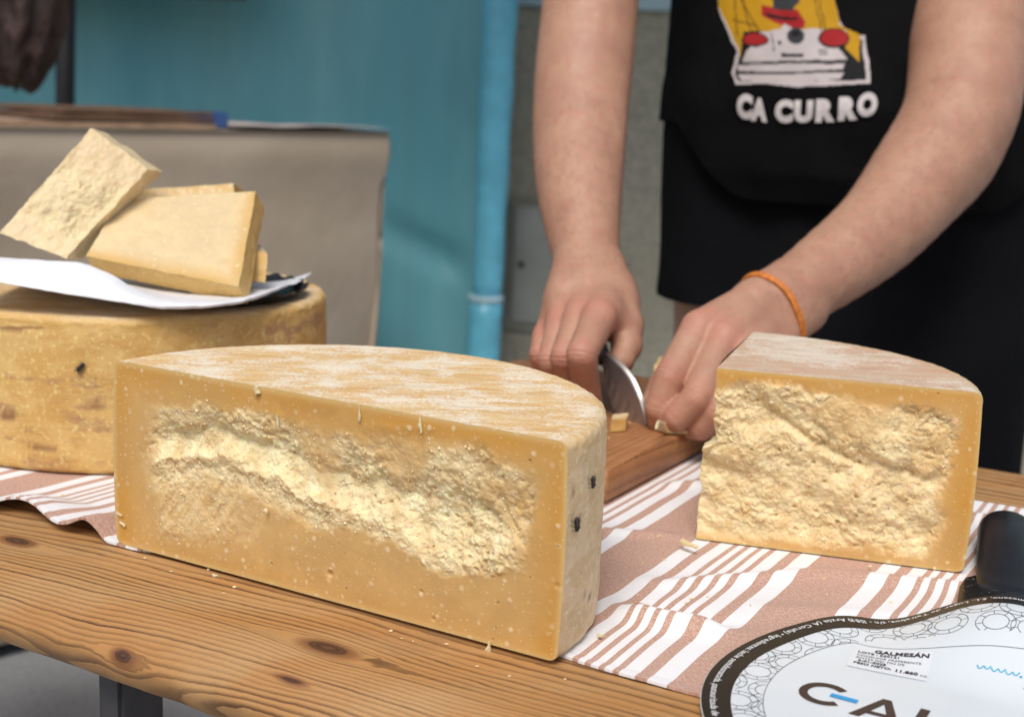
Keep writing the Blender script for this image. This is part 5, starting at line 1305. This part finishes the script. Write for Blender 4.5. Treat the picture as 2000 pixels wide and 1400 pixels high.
# line pattern of ringed circles between rim and centre
def strip(pts, w, keep=None):
    V = []; F = []
    pts = np.array(pts); t = np.gradient(pts, axis=0); t /= np.linalg.norm(t, axis=1)[:, None]+1e-12; nn_ = np.stack([-t[:, 1], t[:, 0]], 1)*w/2
    A, B = pts+nn_, pts-nn_
    V = np.concatenate([LP(A[:, 0], A[:, 1], .0003), LP(B[:, 0], B[:, 1], .0003)]); n = len(pts)
    for i in range(n-1):
        if keep is None or (keep[i] and keep[i+1]): F.append((i, i+1, n+i+1, n+i))
    return V, F
r_in = LR-.0163
def inner_edge(p, q): return (np.hypot(p, q) < .109) & (q < .083+.16*(p+.08)) | ((np.hypot(p, q) < .109) & (q < .06))
g = Geo(); cs = []
for i in range(-8, 9):
    for j in range(-8, 9):
        p, q = (i+.5*(j % 2))*.0235+.002*math.sin(i*3+j), j*.0205
        if .085 < math.hypot(p, q) < .148: cs.append((p, q))
for (p, q) in cs:
    b = np.linspace(0, 2*np.pi, 49)
    for r in (.0112, .0073):
        pts = np.stack([p+r*np.cos(b), q+r*np.sin(b)], 1); kp = (np.hypot(pts[:, 0], pts[:, 1]) < r_in) & ~inner_edge(pts[:, 0], pts[:, 1]); V, F = strip(pts, .00034, kp)
        if F: g.add(V, F)
    for k_ in range(8):
        c_, s_ = math.cos(k_*math.pi/4+.3), math.sin(k_*math.pi/4+.3); pts = np.array([[p+x*c_, q+x*s_] for x in np.linspace(.0073, .0112, 4)])
        kp = (np.hypot(pts[:, 0], pts[:, 1]) < r_in) & ~inner_edge(pts[:, 0], pts[:, 1]); V, F = strip(pts, .00030, kp)
        if F: g.add(V, F)
b = np.linspace(math.radians(140), math.radians(330), 120); pts = np.stack([.109*np.cos(b), .109*np.sin(b)], 1); g.add(*strip(pts, .00036))
p0 = pts[0]; pts = np.array([[p0[0]+(.088-p0[0])*f, p0[1]+.16*(.088-p0[0])*f] for f in np.linspace(0, 1, 60)]); g.add(*strip(pts, .00036))
link('circle_pattern', g.mesh('pattern', False), plain('fine_black_line', (.05, .055, .065), .5), label)
# sticker with batch details
SC = np.array([-.058, .055]); sa = math.radians(6)
def SP(x, y, up=.0006): x, y = np.asarray(x)*.93, np.asarray(y)*.93; c, s = math.cos(sa), math.sin(sa); return LP(SC[0]+x*c-y*s, SC[1]+x*s+y*c, up)
X_, Y_ = np.meshgrid(np.linspace(-.024, .024, 20), np.linspace(-.017, .017, 16), indexing='ij')
link('sticker', Geo().grid(SP(X_, Y_, .0005)).mesh('sticker'), plain('sticker_white', (.73, .765, .785), .4, .02), label)
g = Geo()
for txt, x, y, h, bold in (('GALMESÁN', -.0115, .0095, .0066, .00022), ('LOTE : 220121', -.021, .0055, .0042, .0001), ('CONSUMIR PREFERENTE', -.021, .0010, .0036, 0), ('ANTES DEL FIN DE', -.021, -.0030, .0036, 0), ('6-01-2025', -.019, -.0070, .0042, .00012), ('PESO NETO:', -.021, -.0115, .0042, .00012), ('11.860', .004, -.0125, .0052, .00018), ('KG', .0195, -.0130, .003, 0)):
    V, F = text_mesh(txt, h, bold, res=2); g.add(SP(x+V[:, 0], y+V[:, 1]*.95, .0009), F)
link('sticker_print', g.mesh('sticker_print', False), plain('black_toner', (.03, .03, .05), .5), label)
# wordmark: G with a blue bar, A, L
BROWNINK = plain('dark_wordmark_ink', (.045, .030, .028), .4, .1)
g = Geo()
def poly_lab(gm, pts, up=.0004):
    bm = bmesh.new(); vs_ = [bm.verts.new((p[0], p[1], 0)) for p in pts]; bm.faces.new(vs_); bmesh.ops.triangulate(bm, faces=bm.faces[:]); bm.verts.index_update()
    gm.add(LP([v.co.x for v in bm.verts], [v.co.y for v in bm.verts], up), [tuple(v.index for v in f_.verts) for f_ in bm.faces]); bm.free()
gc = np.array([-.0775, -.008]); b = np.linspace(math.radians(48), math.radians(318), 50)
A = np.stack([gc[0]+.0140*np.cos(b), gc[1]+.0145*np.sin(b)], 1); Bq = np.stack([gc[0]+.0092*np.cos(b), gc[1]+.0095*np.sin(b)], 1)
g.add(np.concatenate([LP(A[:, 0], A[:, 1], .0004), LP(Bq[:, 0], Bq[:, 1], .0004)]), [(i, i+1, 50+i+1, 50+i) for i in range(49)])
ax0, ay0, hh = -.0600, -.0240, .029
for pts in ([(0, 0), (.0058, 0), (.0158, hh), (.0112, hh)], [(.0212, 0), (.0270, 0), (.0158, hh), (.0112, hh)], [(.0075, .0060), (.0195, .0060), (.0180, .0100), (.0090, .0100)]):
    poly_lab(g, [(ax0+x, ay0+y) for x, y in pts])
lx = -.0285
for pts in ([(0, 0), (.0052, 0), (.0052, hh), (0, hh)], [(.0052, 0), (.0165, 0), (.0165, .0048), (.0052, .0048)]): poly_lab(g, [(lx+x, ay0+y) for x, y in pts])
link('wordmark', g.mesh('wordmark', False), BROWNINK, label)
g = Geo(); poly_lab(g, [(-.0745, -.0095), (-.0595, -.0095), (-.0595, -.0050), (-.0745, -.0050)], .0006); link('blue_bar', g.mesh('bar', False), plain('blue_ink', (.02, .33, .68), .4, .05), label)
# thin blue script 'www.g' and the edge of a black letter beyond
def script(pts): V, F = strip(np.array(pts), .0007); return V, F
g = Geo(); x = -.012; y0 = .064
for w_ in range(3):
    tt = np.linspace(0, 1, 24); g.add(*script(np.stack([x+tt*.0075, y0+.0022-.0026*np.abs(np.sin(tt*2*np.pi))+.0012*tt+.0*tt], 1))); x += .0078
g.add(*script(np.stack([x+.0008+.0005*np.cos(np.linspace(0, 6.3, 9)), y0+.0003+.0005*np.sin(np.linspace(0, 6.3, 9))], 1))); x += .0035
tt = np.linspace(0, 2*np.pi, 30); g.add(*script(np.stack([x+.0022+.0022*np.cos(tt), y0+.0012+.0018*np.sin(tt)], 1)))
tt = np.linspace(0, 1, 40); g.add(*script(np.stack([x+.0044+.0012*np.sin(tt*5)-.006*np.sin(tt*3.1)*tt, y0+.003-.011*np.sin(tt*2.2)], 1)))
link('script_print', g.mesh('script', False), plain('cyan_ink', (.03, .40, .62), .4, .05), label)
# small print running round the black rim, letter by letter
rim_txt = 'Elaborado por: Galmesano, S.L. Lugar de Teiraboa, s/n - 15810 Arzúa (A Coruña) \u2022 Ingredientes: leche semidesnatada, pasteurizada de vaca, fermentos lácticos, corrector de acidez: cloruro cálcico, cuajo y conservante'
g = Geo(); glyph = {}; size = .0058; ang = math.radians(70); rb_ = LR-.0052
adv = {}
for ch in set(rim_txt):
    if ch == ' ': continue
    glyph[ch] = text_mesh(ch, size, .00008, res=2)
# letter tops point to the middle of the label, so the line is read from outside
for ch in rim_txt:
    if ch == ' ': ang += .0016/rb_; continue
    V, F = glyph[ch]; w_ = V[:, 0].max()
    aa = ang+V[:, 0]/rb_; rr = rb_-V[:, 1]
    g.add(LP(rr*np.cos(aa), rr*np.sin(aa), .0005), F); ang += (w_+.0003)/rb_
link('rim_print', g.mesh('rim_print', False), plain('white_print', (.75, .75, .75), .5, .02), label)
